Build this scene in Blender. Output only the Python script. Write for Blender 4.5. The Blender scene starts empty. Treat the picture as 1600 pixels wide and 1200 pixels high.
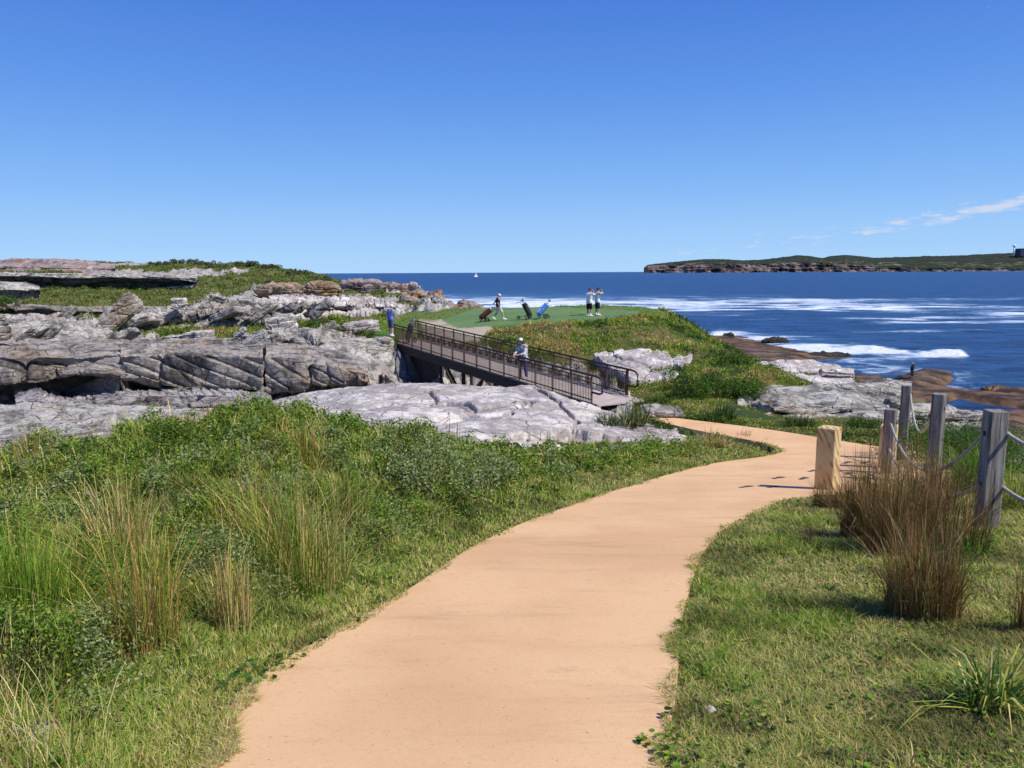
import bpy, math, random
import numpy as np
from mathutils import Vector, Matrix
random.seed(4); RNG = np.random.default_rng(11)
SC = bpy.context.scene; COL = SC.collection

# ------------------------------------------------------------------ camera, sky, sun, exposure
CZ = 13.0                                   # the camera stands 13 m above the sea
FOC = 1200.0                                # focal length in pixels of the 1600 px wide photograph
PITCH = math.radians(8.27); ROLL = math.radians(0.28)
cam = bpy.data.cameras.new('camera'); camo = bpy.data.objects.new('camera', cam); COL.objects.link(camo)
cam.sensor_width = 36.0; cam.lens = 36.0 * FOC / 1600.0
cam.clip_start = 0.05; cam.clip_end = 90000
camo.location = (0, 0, CZ)
camo.rotation_mode = 'QUATERNION'
_q = Matrix.Rotation(math.pi / 2 - PITCH, 4, 'X') @ Matrix.Rotation(-ROLL, 4, 'Z')
camo.rotation_quaternion = _q.to_quaternion()
SC.camera = camo
CAMM = np.array(_q.to_3x3())

SUN_EL = math.radians(50); SUN_AZ = math.atan2(-0.50, 0.87)     # sun to the right and a little behind
SC.view_settings.view_transform = 'Standard'; SC.view_settings.look = 'None'
SC.view_settings.exposure = 0.0; SC.view_settings.gamma = 1.0; SC.view_settings.use_curve_mapping = False
world = bpy.data.worlds.new('World'); SC.world = world; world.use_nodes = True
def build_world():
    nt = world.node_tree; nt.nodes.clear(); N = nt.nodes.new; L = nt.links.new
    out = N('ShaderNodeOutputWorld'); bg = N('ShaderNodeBackground'); sky = N('ShaderNodeTexSky')
    sky.sky_type = 'NISHITA'; sky.sun_disc = False; sky.sun_elevation = SUN_EL
    sky.sun_rotation = math.pi / 2 - SUN_AZ
    sky.altitude = 0; sky.air_density = 1.0; sky.dust_density = 0.12; sky.ozone_density = 3.0
    hs = N('ShaderNodeHueSaturation'); hs.inputs['Saturation'].default_value = 1.22; hs.inputs['Value'].default_value = 1.0
    hs.inputs['Hue'].default_value = 0.507
    gm = N('ShaderNodeGamma'); gm.inputs['Gamma'].default_value = 1.0
    hs.inputs['Hue'].default_value = 0.5
    el_ = N('ShaderNodeSeparateXYZ'); tc0 = N('ShaderNodeTexCoord'); L(tc0.outputs['Generated'], el_.inputs[0])
    rp = N('ShaderNodeValToRGB'); L(el_.outputs[2], rp.inputs[0]); cr = rp.color_ramp; cr.interpolation = 'B_SPLINE'
    k = 1.0
    stops = [(0.0, (.42, .68, 1.0)), (.03, (.38, .64, .99)), (.10, (.235, .49, .95)), (.20, (.118, .32, .85)), (.32, (.064, .205, .71)), (.46, (.036, .14, .58)), (1.0, (.022, .085, .42))]
    cr.elements[0].position = 0; cr.elements[0].color = (*stops[0][1], 1); cr.elements[1].position = 1; cr.elements[1].color = (*stops[-1][1], 1)
    for p_, c_ in stops[1:-1]: e = cr.elements.new(p_); e.color = (*c_, 1)
    sc_ = N('ShaderNodeVectorMath'); sc_.operation = 'SCALE'; L(rp.outputs[0], sc_.inputs[0]); sc_.inputs['Scale'].default_value = 1 / 0.105
    mixs = N('ShaderNodeMixRGB'); mixs.inputs[0].default_value = .95; L(sky.outputs[0], mixs.inputs[1]); L(sc_.outputs[0], mixs.inputs[2])
    hs.inputs['Saturation'].default_value = 1.0; L(mixs.outputs[0], hs.inputs['Color'])
    # small fair-weather clouds low over the far headland (direction based: part of the sky itself)
    tc = N('ShaderNodeTexCoord'); sep = N('ShaderNodeSeparateXYZ'); L(tc.outputs['Generated'], sep.inputs[0])
    def M(op, a, b=None, c=None, clamp=False):
        m = N('ShaderNodeMath'); m.operation = op; m.use_clamp = clamp
        for i, v in enumerate((a, b, c)):
            if v is None: continue
            if isinstance(v, (int, float)): m.inputs[i].default_value = v
            else: L(v, m.inputs[i])
        return m.outputs[0]
    az = M('ARCTAN2', sep.outputs[0], sep.outputs[1]); el = sep.outputs[2]
    cb = N('ShaderNodeCombineXYZ'); L(M('MULTIPLY', az, 24.0), cb.inputs[0]); L(M('MULTIPLY', el, 90.0), cb.inputs[1])
    nz = N('ShaderNodeTexNoise'); nz.inputs['Scale'].default_value = 1.6; nz.inputs['Detail'].default_value = 9; nz.inputs['Roughness'].default_value = 0.62
    L(cb.outputs[0], nz.inputs['Vector'])
    # band centre climbs to the right: el_c = 0.016 + 0.125*(az-0.15)
    cen = M('MULTIPLY_ADD', M('MULTIPLY', az, az), 0.16, 0.019)
    d = M('DIVIDE', M('SUBTRACT', el, cen), 0.011)
    band = M('POWER', 2.718, M('MULTIPLY', M('MULTIPLY', d, d), -1.0))
    ramp = M('MULTIPLY', M('SUBTRACT', az, 0.12), 2.2, clamp=True)
    thr = M('SUBTRACT', 0.70, M('MULTIPLY', M('MULTIPLY', band, M('MULTIPLY_ADD', M('MULTIPLY', ramp, ramp), 0.24, 0.12)), 1.0))
    m = M('MULTIPLY', M('SUBTRACT', nz.outputs['Fac'], thr), 5.0, clamp=True)
    m = M('MULTIPLY', M('MULTIPLY', m, M('MULTIPLY', ramp, 8.0, clamp=True)), 0.8)
    m = M('MULTIPLY', m, M('MULTIPLY', el, 90.0, clamp=True))
    mx = N('ShaderNodeMixRGB'); L(m, mx.inputs[0]); L(hs.outputs[0], mx.inputs[1]); mx.inputs[2].default_value = (6.6, 7.0, 8.2, 1)
    L(mx.outputs[0], gm.inputs[0]); L(gm.outputs[0], bg.inputs[0]); bg.inputs[1].default_value = 0.105
    L(bg.outputs[0], out.inputs[0])
build_world()
sl = bpy.data.lights.new('sun', 'SUN'); sl.energy = 5.0; sl.angle = math.radians(0.53); sl.color = (1.0, 0.955, 0.88)
so = bpy.data.objects.new('sun', sl); COL.objects.link(so)
_sd = Vector((math.cos(SUN_EL) * math.cos(SUN_AZ), math.cos(SUN_EL) * math.sin(SUN_AZ), math.sin(SUN_EL)))
so.rotation_mode = 'QUATERNION'; so.rotation_quaternion = _sd.to_track_quat('Z', 'Y'); so.location = (20, -20, 60)
SC.cycles.max_bounces = 6; SC.cycles.diffuse_bounces = 3; SC.cycles.transparent_max_bounces = 8

# ------------------------------------------------------------------ numeric helpers
_perm = np.random.default_rng(3).permutation(256); _perm = np.concatenate([_perm, _perm, _perm])
_grad = np.random.default_rng(5).normal(size=(256, 3)); _grad /= np.linalg.norm(_grad, axis=1)[:, None]
def perlin(P):
    P = np.asarray(P, float); I = np.floor(P).astype(int); F = P - I; I = I & 255
    U = F * F * F * (F * (F * 6 - 15) + 10); out = 0
    for dx in (0, 1):
        for dy in (0, 1):
            for dz in (0, 1):
                g = _grad[_perm[_perm[_perm[I[:, 0] + dx] + I[:, 1] + dy] + I[:, 2] + dz] & 255]
                w = (U[:, 0] if dx else 1 - U[:, 0]) * (U[:, 1] if dy else 1 - U[:, 1]) * (U[:, 2] if dz else 1 - U[:, 2])
                out = out + w * (g[:, 0] * (F[:, 0] - dx) + g[:, 1] * (F[:, 1] - dy) + g[:, 2] * (F[:, 2] - dz))
    return out * 1.5
def fbm(P, o=4, g=0.5):
    a = 1; s = 0; P = np.asarray(P, float)
    for i in range(o): s = s + a * perlin(P); a *= g; P = P * 2.03 + 17.1
    return s
def hash1(k, seed=0):
    return _perm[(_perm[(np.asarray(k).astype(int) + seed * 37) & 255] + 91 + seed) & 255] / 255.0
def worley(P):
    """F1, F2 and the id of the nearest cell"""
    I = np.floor(P).astype(int); f1 = np.full(len(P), 9.0); f2 = f1.copy(); cid = np.zeros(len(P), int)
    for dx in (-1, 0, 1):
        for dy in (-1, 0, 1):
            for dz in (-1, 0, 1):
                C = I + np.array((dx, dy, dz)); h = _perm[_perm[_perm[C[:, 0] & 255] + (C[:, 1] & 255)] + (C[:, 2] & 255)]
                o = np.stack([_perm[h] / 255, _perm[h + 77] / 255, _perm[h + 151] / 255], 1)
                d = np.linalg.norm(C + o - P, axis=1)
                b = d < f1; f2 = np.where(b, f1, np.minimum(f2, d)); cid = np.where(b, h, cid); f1 = np.where(b, d, f1)
    return f1, f2, cid
def sstep(a, b, x): t = np.clip((x - a) / (b - a), 0, 1); return t * t * (3 - 2 * t)
def inpoly(poly, X, Y):
    poly = np.asarray(poly, float); r = np.zeros(len(X), bool); j = len(poly) - 1
    for i in range(len(poly)):
        xi, yi = poly[i]; xj, yj = poly[j]
        c = ((yi > Y) != (yj > Y)) & (X < (xj - xi) * (Y - yi) / (yj - yi + 1e-12) + xi); r ^= c; j = i
    return r
def segdist(poly, X, Y, closed=True):
    d = np.full(len(X), 1e9); n = len(poly)
    for i in range(n if closed else n - 1):
        a = np.array(poly[i]); b = np.array(poly[(i + 1) % n]); ab = b - a; L = ab @ ab + 1e-12
        t = np.clip(((X - a[0]) * ab[0] + (Y - a[1]) * ab[1]) / L, 0, 1)
        d = np.minimum(d, np.hypot(X - a[0] - t * ab[0], Y - a[1] - t * ab[1]))
    return d
def ray(px, py):
    """direction of a photograph pixel, scaled so that y = 1"""
    px = np.asarray(px, float); py = np.asarray(py, float)
    v = np.stack([(px - 800) / FOC, -(py - 600) / FOC, -np.ones_like(px)], -1) @ CAMM.T
    return v / v[..., 1:2]
def PX(px, py, D):
    r = ray(px, py); return r * np.asarray(D, float)[..., None] + np.array((0, 0, CZ))
def proj(P):
    q = (P - np.array((0, 0, CZ))) @ CAMM
    return 800 + FOC * q[:, 0] / -q[:, 2], 600 - FOC * q[:, 1] / -q[:, 2]

# ------------------------------------------------------------------ object helpers
def link_mesh(name, V, F, mat=None, parent=None, smooth=True, col=None, attrs=None):
    """V (n,3); F: list of integer arrays (m,3) / (m,4)"""
    V = np.ascontiguousarray(V, dtype=np.float32)
    if isinstance(F, np.ndarray): F = [F]
    F = [np.asarray(f, dtype=np.int32) for f in F if len(f)]
    me = bpy.data.meshes.new(name); me.vertices.add(len(V)); me.vertices.foreach_set('co', V.ravel())
    nl = sum(f.size for f in F); npoly = sum(len(f) for f in F)
    me.loops.add(nl); me.loops.foreach_set('vertex_index', np.concatenate([f.ravel() for f in F]))
    st = []; o = 0
    for f in F: st.append(o + np.arange(len(f)) * f.shape[1]); o += f.size
    me.polygons.add(npoly); me.polygons.foreach_set('loop_start', np.concatenate(st).astype(np.int32))
    me.update(calc_edges=True)
    me.polygons.foreach_set('use_smooth', np.full(npoly, bool(smooth)))
    if col is not None:
        a = me.color_attributes.new('Col', 'FLOAT_COLOR', 'POINT')
        c = np.ones((len(V), 4), np.float32); c[:, :3] = col; a.data.foreach_set('color', c.ravel())
    if attrs:
        for k, v in attrs.items():
            a = me.attributes.new(k, 'FLOAT', 'POINT'); a.data.foreach_set('value', np.asarray(v, np.float32))
    if mat: me.materials.append(mat)
    ob = bpy.data.objects.new(name, me); COL.objects.link(ob)
    if parent is not None: ob.parent = parent
    return ob
def tag(o, label=None, cat=None, group=None, kind=None):
    if label: o['label'] = label
    if cat: o['category'] = cat
    if group: o['group'] = group
    if kind: o['kind'] = kind
    return o
def empty(name, loc, rz=0.0):
    o = bpy.data.objects.new(name, None); COL.objects.link(o); o.location = loc; o.rotation_euler = (0, 0, rz); o.empty_display_size = 0.2
    return o
class MB:
    """collects simple solids into one mesh"""
    def __init__(s): s.V = []; s.Q = []; s.T = []; s.n = 0
    def add(s, V, Q=None, T=None):
        V = np.asarray(V, float)
        if Q is not None and len(Q): s.Q.append(np.asarray(Q) + s.n)
        if T is not None and len(T): s.T.append(np.asarray(T) + s.n)
        s.V.append(V); s.n += len(V); return s
    def box(s, c, size, rz=0, bev=0.0, M=None):
        x, y, z = np.array(size) / 2.0; b = min(bev, x * .9, y * .9, z * .9)
        ring = lambda X, Y, Z: [(-X, -Y, Z), (X, -Y, Z), (X, Y, Z), (-X, Y, Z)]
        if b > 0:
            def oct_(X, Y, Z): return [(-X + b, -Y, Z), (X - b, -Y, Z), (X, -Y + b, Z), (X, Y - b, Z), (X - b, Y, Z), (-X + b, Y, Z), (-X, Y - b, Z), (-X, -Y + b, Z)]
            def oc2(X, Y, Z): return [(-X + b, -Y + b, Z), (X - b, -Y + b, Z), (X - b, -Y + b, Z), (X - b, Y - b, Z), (X - b, Y - b, Z), (-X + b, Y - b, Z), (-X + b, Y - b, Z), (-X + b, -Y + b, Z)]
            V = oc2(x, y, -z) + oct_(x, y, -z + b) + oct_(x, y, z - b) + oc2(x, y, z); Q = []
            for k in range(3):
                for i in range(8): j = (i + 1) % 8; Q.append((k * 8 + i, k * 8 + j, k * 8 + 8 + j, k * 8 + 8 + i))
            Q.append((24 + 0, 24 + 1, 24 + 3, 24 + 5)); Q.append((5, 3, 1, 0))
        else:
            V = ring(x, y, -z) + ring(x, y, z); Q = [(0, 3, 2, 1), (4, 5, 6, 7), (0, 1, 5, 4), (1, 2, 6, 5), (2, 3, 7, 6), (3, 0, 4, 7)]
        V = np.array(V, float); cz, sz = math.cos(rz), math.sin(rz)
        V = V @ np.array([[cz, sz, 0], [-sz, cz, 0], [0, 0, 1]])
        if M is not None: V = V @ np.asarray(M).T
        return s.add(V + np.array(c), Q)
    def tube(s, pts, r, seg=8, cap=True, r1=None, flat=1.0):
        pts = np.asarray(pts, float); n = len(pts); R = np.full(n, r) if np.isscalar(r) else np.asarray(r, float)
        if r1 is not None: R = np.linspace(r, r1, n)
        T = np.gradient(pts, axis=0); T /= np.linalg.norm(T, axis=1)[:, None] + 1e-12
        up = np.array((0, 0, 1.0)) if abs(T[0][2]) < .9 else np.array((1.0, 0, 0))
        A = np.cross(T, up); A /= np.linalg.norm(A, axis=1)[:, None] + 1e-12; B = np.cross(A, T)
        th = np.arange(seg) * 2 * math.pi / seg; V = []
        for i in range(n): V.append(pts[i] + R[i] * (np.cos(th)[:, None] * A[i] + flat * np.sin(th)[:, None] * B[i]))
        V = np.concatenate(V); Q = []
        for i in range(n - 1):
            for j in range(seg): k = (j + 1) % seg; Q.append((i * seg + j, i * seg + k, i * seg + seg + k, i * seg + seg + j))
        T3 = []
        if cap:
            V = np.vstack([V, pts[0], pts[-1]]); a = n * seg
            for j in range(seg):
                k = (j + 1) % seg; T3.append((a, k, j)); T3.append((a + 1, (n - 1) * seg + j, (n - 1) * seg + k))
        return s.add(V, Q, T3)
    def bar(s, a, b, w, h=None):
        """square bar from a to b"""
        a = np.array(a, float); b = np.array(b, float); h = h or w; t = b - a; t /= np.linalg.norm(t)
        up = np.array((0, 0, 1.0)) if abs(t[2]) < .9 else np.array((0, 1.0, 0))
        A = np.cross(t, up); A /= np.linalg.norm(A); B = np.cross(A, t)
        V = [p + sa * A * w / 2 + sb * B * h / 2 for p in (a, b) for sa, sb in ((-1, -1), (1, -1), (1, 1), (-1, 1))]
        return s.add(V, [(0, 3, 2, 1), (4, 5, 6, 7), (0, 1, 5, 4), (1, 2, 6, 5), (2, 3, 7, 6), (3, 0, 4, 7)])
    def ell(s, c, r, M=None, nu=12, nv=8):
        V = [(0, 0, -1)]; 
        for i in range(1, nv):
            a = math.pi * i / nv - math.pi / 2
            for j in range(nu): b = 2 * math.pi * j / nu; V.append((math.cos(a) * math.cos(b), math.cos(a) * math.sin(b), math.sin(a)))
        V.append((0, 0, 1)); V = np.array(V) * np.array(r)
        if M is not None: V = V @ np.asarray(M).T
        Q = []; T = []
        for j in range(nu):
            k = (j + 1) % nu; T.append((0, 1 + k, 1 + j)); T.append((len(V) - 1, 1 + (nv - 2) * nu + j, 1 + (nv - 2) * nu + k))
            for i in range(nv - 2): Q.append((1 + i * nu + j, 1 + i * nu + k, 1 + (i + 1) * nu + k, 1 + (i + 1) * nu + j))
        return s.add(V + np.array(c), Q, T)
    def build(s, name, mat, parent=None, smooth=False):
        F = []
        if s.Q: F.append(np.concatenate(s.Q))
        if s.T: F.append(np.concatenate(s.T))
        return link_mesh(name, np.concatenate(s.V), F, mat, parent, smooth)
def gridfaces(nu, nv):
    i = np.arange(nv - 1)[:, None] * nu + np.arange(nu - 1)[None, :]; i = i.ravel()
    return np.stack([i, i + 1, i + nu + 1, i + nu], 1)

# ------------------------------------------------------------------ materials
class NT:
    def __init__(s, name):
        s.m = bpy.data.materials.new(name); s.m.use_nodes = True; s.t = s.m.node_tree; s.t.nodes.clear()
        s.out = s.n('ShaderNodeOutputMaterial'); s.b = s.n('ShaderNodeBsdfPrincipled'); s.l(s.b.outputs[0], s.out.inputs[0])
    def n(s, t): return s.t.nodes.new(t)
    def l(s, a, b): s.t.links.new(a, b)
    def math(s, op, a, b=None, c=None, clamp=False):
        m = s.n('ShaderNodeMath'); m.operation = op; m.use_clamp = clamp
        for i, v in enumerate((a, b, c)):
            if v is None: continue
            if isinstance(v, (int, float)): m.inputs[i].default_value = v
            else: s.l(v, m.inputs[i])
        return m.outputs[0]
    def pos(s, scale=(1, 1, 1), rot=(0, 0, 0), obj=False):
        if obj: g = s.n('ShaderNodeTexCoord').outputs['Object']
        else: g = s.n('ShaderNodeNewGeometry').outputs['Position']
        mp = s.n('ShaderNodeMapping'); mp.inputs['Scale'].default_value = scale; mp.inputs['Rotation'].default_value = rot
        s.l(g, mp.inputs[0]); return mp.outputs[0]
    def noise(s, vec, scale, detail=6, rough=.55, dist=0):
        n = s.n('ShaderNodeTexNoise'); s.l(vec, n.inputs['Vector']); n.inputs['Scale'].default_value = scale
        n.inputs['Detail'].default_value = detail; n.inputs['Roughness'].default_value = rough; n.inputs['Distortion'].default_value = dist
        return n.outputs['Fac']
    def ramp(s, f, a, b, lo=0.0, hi=1.0):
        m = s.n('ShaderNodeMapRange'); m.interpolation_type = 'SMOOTHSTEP'; s.l(f, m.inputs[0])
        m.inputs[1].default_value = a; m.inputs[2].default_value = b; m.inputs[3].default_value = lo; m.inputs[4].default_value = hi
        return m.outputs[0]
    def mix(s, f, a, b, mode='MIX'):
        m = s.n('ShaderNodeMixRGB'); m.blend_type = mode
        for i, v in enumerate((f, a, b)):
            if isinstance(v, (int, float)): m.inputs[i].default_value = v
            elif isinstance(v, tuple): m.inputs[i].default_value = (*v, 1)
            else: s.l(v, m.inputs[i])
        return m.outputs[0]
    def bump(s, h, strength=.5, dist=.05, prev=None):
        b = s.n('ShaderNodeBump'); b.inputs['Strength'].default_value = strength; b.inputs['Distance'].default_value = dist
        s.l(h, b.inputs['Height'])
        if prev is not None: s.l(prev, b.inputs['Normal'])
        return b.outputs[0]
    def fin(s, col, rough=.8, normal=None, spec=.3, metal=0):
        if isinstance(col, tuple): s.b.inputs['Base Color'].default_value = (*col, 1)
        else: s.l(col, s.b.inputs['Base Color'])
        if isinstance(rough, (int, float)): s.b.inputs['Roughness'].default_value = rough
        else: s.l(rough, s.b.inputs['Roughness'])
        s.b.inputs['Specular IOR Level'].default_value = spec; s.b.inputs['Metallic'].default_value = metal
        if normal is not None: s.l(normal, s.b.inputs['Normal'])
        return s.m
def rockmat(name, light=(.40, .37, .36), mid=(.26, .235, .23), dark=(.075, .07, .07), ochre=(.42, .27, .13), och=.2, dk=.5, rot=(0.0, 0.35, 0.0), sc=1.0, lines=.6, spk=.4, bd=.22):
    s = NT(name)
    p = s.pos(); ps = s.pos((1.0, 1.0, 7.0), rot)          # stretched across the bedding
    n1 = s.noise(p, .55 * sc, 8, .62, .4); n2 = s.noise(p, 2.6 * sc, 8, .68); n3 = s.noise(ps, 1.1 * sc, 7, .66, .5); n4 = s.noise(p, 22 * sc, 5, .7)
    c = s.mix(s.ramp(n1, .36, .62), mid, light)
    c = s.mix(s.ramp(n2, .38, .66, 0, .45), c, tuple(min(1, v * 1.22) for v in light))
    c = s.mix(s.ramp(s.noise(s.pos((1, 1, 1), (.3, .2, .9)), .33 * sc, 5, .6), .50, .68, 0, och * 2.2), c, ochre)
    dkm = s.math('MULTIPLY', s.ramp(s.math('ADD', s.math('MULTIPLY', n1, .5), s.math('MULTIPLY', n2, .5)), .60 - .16 * dk, .47 - .14 * dk), .62)
    c = s.mix(dkm, c, dark)
    ln = s.ramp(n3, .46, .34)
    c = s.mix(s.math('MULTIPLY', ln, lines), c, dark)
    vo = s.n('ShaderNodeTexVoronoi'); vo.feature = 'DISTANCE_TO_EDGE'; s.l(s.pos((1, 1, 2.2), rot), vo.inputs['Vector']); vo.inputs['Scale'].default_value = .75 * sc
    wn = s.n('ShaderNodeTexNoise')
    crack = s.ramp(vo.outputs['Distance'], 0.0, .022, 1, 0)
    crack = s.math('MULTIPLY', crack, s.ramp(n2, .42, .58))
    c = s.mix(s.math('MULTIPLY', crack, .75), c, (dark[0] * .7, dark[1] * .7, dark[2] * .7))
    c = s.mix(s.ramp(n4, .48, .66, .0, spk), c, dark)
    h = s.math('ADD', s.math('MULTIPLY', n3, 1.3), s.math('ADD', s.math('MULTIPLY', n2, .7), s.math('MULTIPLY', n4, .22)))
    h = s.math('SUBTRACT', h, s.math('MULTIPLY', crack, .6))
    return s.fin(c, .88, s.bump(h, .9, bd), .2)
M = {}
M['rock_pale'] = rockmat('pale_grey_sandstone', (.66, .61, .555), (.55, .50, .455), (.22, .18, .17), och=.08, dk=.10, lines=.32, spk=.2, bd=.07, rot=(.1, .12, 0))
M['rock_grey'] = rockmat('weathered_grey_sandstone', (.62, .575, .505), (.38, .345, .305), (.04, .037, .033), och=.25, dk=.42, rot=(.05, .36, 0))
M['rock_dark'] = rockmat('dark_lichen_sandstone', (.50, .445, .385), (.29, .255, .225), (.03, .027, .024), och=.28, dk=.45, rot=(.05, .3, 0))
M['rock_tilt'] = rockmat('tilted_bedded_sandstone', (.50, .46, .44), (.24, .215, .21), (.03, .027, .027), och=.1, dk=.5, rot=(.1, -.42, 0), lines=.9)
M['rock_cream'] = rockmat('cream_layered_sandstone', (.62, .585, .51), (.46, .425, .37), (.05, .045, .042), (.5, .36, .2), och=.2, dk=.3, rot=(.05, .06, 0), lines=.9)
M['rock_orange'] = rockmat('orange_stained_sandstone', (.50, .40, .30), (.40, .29, .20), (.13, .10, .08), (.50, .27, .10), och=.5, dk=.25, rot=(.05, .1, 0), lines=.4)
M['rock_brown'] = rockmat('wet_brown_shore_rock', (.24, .15, .08), (.16, .10, .06), (.03, .025, .02), (.3, .16, .06), och=.3, dk=.4, rot=(0, .05, 0), lines=.6, sc=.5)
M['rock_black'] = rockmat('wet_black_rock', (.07, .06, .05), (.045, .04, .035), (.02, .018, .015), (.1, .07, .04), och=.1, dk=.4, sc=.6)
M['rock_rubble'] = rockmat('pinkish_rubble_stone', (.42, .34, .31), (.28, .22, .2), (.06, .05, .05), (.42, .2, .1), och=.4, dk=.5, sc=.6)
M['cliff'] = rockmat('far_cliff_sandstone', (.36, .26, .22), (.16, .115, .10), (.035, .03, .035), (.42, .3, .2), och=.3, dk=.6, sc=.03, lines=.85, rot=(0, 0, 0))
def vegmat(name, rough=.6, tr=.38, spec=.15):
    s = NT(name); a = s.n('ShaderNodeVertexColor'); a.layer_name = 'Col'
    s.fin(a.outputs[0], rough, None, spec)
    t = s.n('ShaderNodeBsdfTranslucent'); s.l(s.mix(1, a.outputs[0], (1.1, 1.25, .6), 'MULTIPLY'), t.inputs[0])
    mx = s.n('ShaderNodeMixShader'); mx.inputs[0].default_value = tr; s.l(s.b.outputs[0], mx.inputs[1]); s.l(t.outputs[0], mx.inputs[2]); s.l(mx.outputs[0], s.out.inputs[0])
    return s.m
M['veg'] = vegmat('leaf_blades'); M['reed'] = vegmat('reed_blades', .6, .15, .2)
def flat(name, col, rough=.7, spec=.3, metal=0, noise=0.0, scale=20):
    s = NT(name)
    if noise:
        n = s.noise(s.pos(obj=True), scale, 4)
        c = s.mix(s.ramp(n, .3, .7), tuple(v * (1 - noise) for v in col), tuple(min(1, v * (1 + noise)) for v in col))
        return s.fin(c, rough, s.bump(n, .2, .01), spec, metal)
    return s.fin(col, rough, None, spec, metal)
# ------------------------------------------------------------------ the lie of the land
# control points: column of the photograph, distance ahead (m), drop below the camera (m)
PROF = np.array([(.5, 1.36), (1, 1.45), (2.4, 1.67), (3.8, 1.91), (5.3, 2.16), (8.5, 2.72), (11.2, 3.2), (14, 3.6), (16.9, 3.9), (21.4, 4.12), (24, 4.3), (30, 4.4)])
def prof(D): return np.interp(D, PROF[:, 0], PROF[:, 1])
CT = []
def col(px, *pts):
    for D, d in pts: CT.append((px, D, d))
for px in (-500, 0, 400, 700, 1000, 1300, 1600, 2100):
    for D in (.6, 1.2, 2.0): CT.append((px, D, float(prof(D)) + .03))
for px in (450, 600, 750, 900, 1050): pass
col(-500, (4, 1.9), (8, 2.1), (12, 3.2), (20, 4.8), (30, 5.6), (35.5, 5.6), (37, 4.4), (50, 4.3), (80, 3.2), (120, 1.0), (190, -3.0), (300, 0))
col(0, (3, 1.80), (5, 1.95), (7, 2.05), (8.5, 2.1), (11, 3.2), (15, 4.2), (20, 4.6), (26, 5.0), (30, 5.6), (35.5, 5.6), (37, 4.4), (40, 4.3), (50, 4.4), (60, 4.6), (64, 4.7), (66, 4.0), (72, 3.9), (80, 3.0), (95, 2.4), (120, 1.0), (160, -1.8), (190, -3.1), (260, -1), (320, 3))
col(100, (30, 5.6), (35.5, 5.6), (37, 4.4), (40, 4.3), (50, 4.4), (60, 4.6), (64, 4.5), (68, 4.0), (80, 3.0), (95, 2.3), (120, 1.0), (160, -1.7), (190, -3.1), (260, -1))
col(200, (4, 1.85), (6, 2.05), (8, 2.02), (9.5, 2.02), (12, 3.0), (16, 4.3), (20, 4.6), (26, 5.0))
col(250, (30, 5.6), (35.5, 5.6), (37, 4.4), (40, 4.3), (50, 4.3), (60, 4.2), (75, 3.6), (90, 2.8), (120, 1.2), (160, -1.0), (190, -2.3), (260, 0), (320, 4))
col(400, (24, 5.0), (30, 5.6), (35, 5.6), (36.5, 4.3), (38, 4.2), (45, 4.1), (55, 4.0), (70, 3.9), (85, 3.0), (110, 1.8), (140, 0), (170, -1.9), (230, 3), (320, 8))
col(440, (4.2, 1.97), (6, 2.12), (8, 1.98), (9.5, 1.85), (10.5, 1.93), (13, 3.2), (17, 4.2))
col(500, (24, 5.0), (30, 5.6), (34, 5.5), (37, 4.0), (41, 3.8), (50, 3.9), (60, 3.9), (75, 3.6), (90, 3.2), (110, 2.6), (130, 1.5), (150, .35), (200, 5), (320, 13))
col(600, (6, 2.25), (8, 2.42), (10, 2.35), (11, 2.42), (13, 3.0), (17, 4.1))
col(620, (24, 5.0), (30, 6.0), (36, 6.0), (39, 4.8), (40.5, 3.65), (42, 3.55), (46, 3.5), (55, 3.6), (62, 3.5), (75, 3.5), (90, 3.0), (110, 2.3), (120, 2.1), (140, 5), (200, 13), (320, 16))
col(650, (30, 6.2), (34, 6.4), (38, 6.4), (40, 6.0))
col(700, (40.5, 5.2), (42, 4.0), (78, 3.8), (100, 4.2), (120, 5.5), (150, 12), (200, 15))
col(720, (24, 4.6), (27, 6.2), (30, 7), (36, 7), (39, 6.0), (41, 4.1), (43, 3.6), (46, 3.45), (50, 3.25), (56, 2.95), (66, 3.0), (80, 4.2), (100, 6), (130, 12), (200, 15))
col(750, (7, 2.42), (9, 2.7), (12, 2.98), (14, 3.45), (18, 4.0))
col(820, (24, 4.3), (27, 5.8), (30, 6.3), (33, 6.0), (34.5, 4.6), (36, 4.05), (38, 3.7), (40, 3.45), (43, 3.15), (46, 2.95), (50, 2.85), (62, 2.8), (70, 3.5), (100, 9), (130, 13.5), (200, 15))
col(900, (9.6, 2.9), (12, 3.2), (14.5, 3.5), (17, 3.9), (20, 4.3))
col(940, (24, 4.6), (30, 4.8), (33, 4.5), (36, 3.95), (40, 3.15), (42, 2.85), (44, 2.72), (48, 2.76), (62, 2.8), (70, 4), (100, 10), (130, 13.5), (200, 15))
col(1050, (13.2, 3.46), (15, 3.65), (16.5, 3.80), (18, 4.15), (19.5, 4.35))
col(1060, (22, 4.2), (25, 4.35), (29, 4.25), (33, 4.05), (36, 3.7), (40, 3.1), (43, 2.85), (48, 2.85), (56, 3.2), (70, 6), (100, 12.5), (200, 15))
col(1130, (21.5, 4.1), (26, 4.2), (30, 4.2), (36, 3.98), (40, 3.85), (43, 4.1), (48, 5), (60, 8), (80, 11), (110, 12.2), (150, 12.6), (170, 13.6), (200, 15))
col(1250, (16.9, 3.9), (20, 4.12), (23, 4.55), (27, 4.6), (30, 4.3), (34, 4.5), (38, 5.5), (50, 9), (70, 12.0), (110, 12.5), (128, 12.9), (140, 13.6), (200, 15))
col(1300, (6, 2.3), (8, 2.64), (11, 3.2), (14, 3.6))
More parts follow.
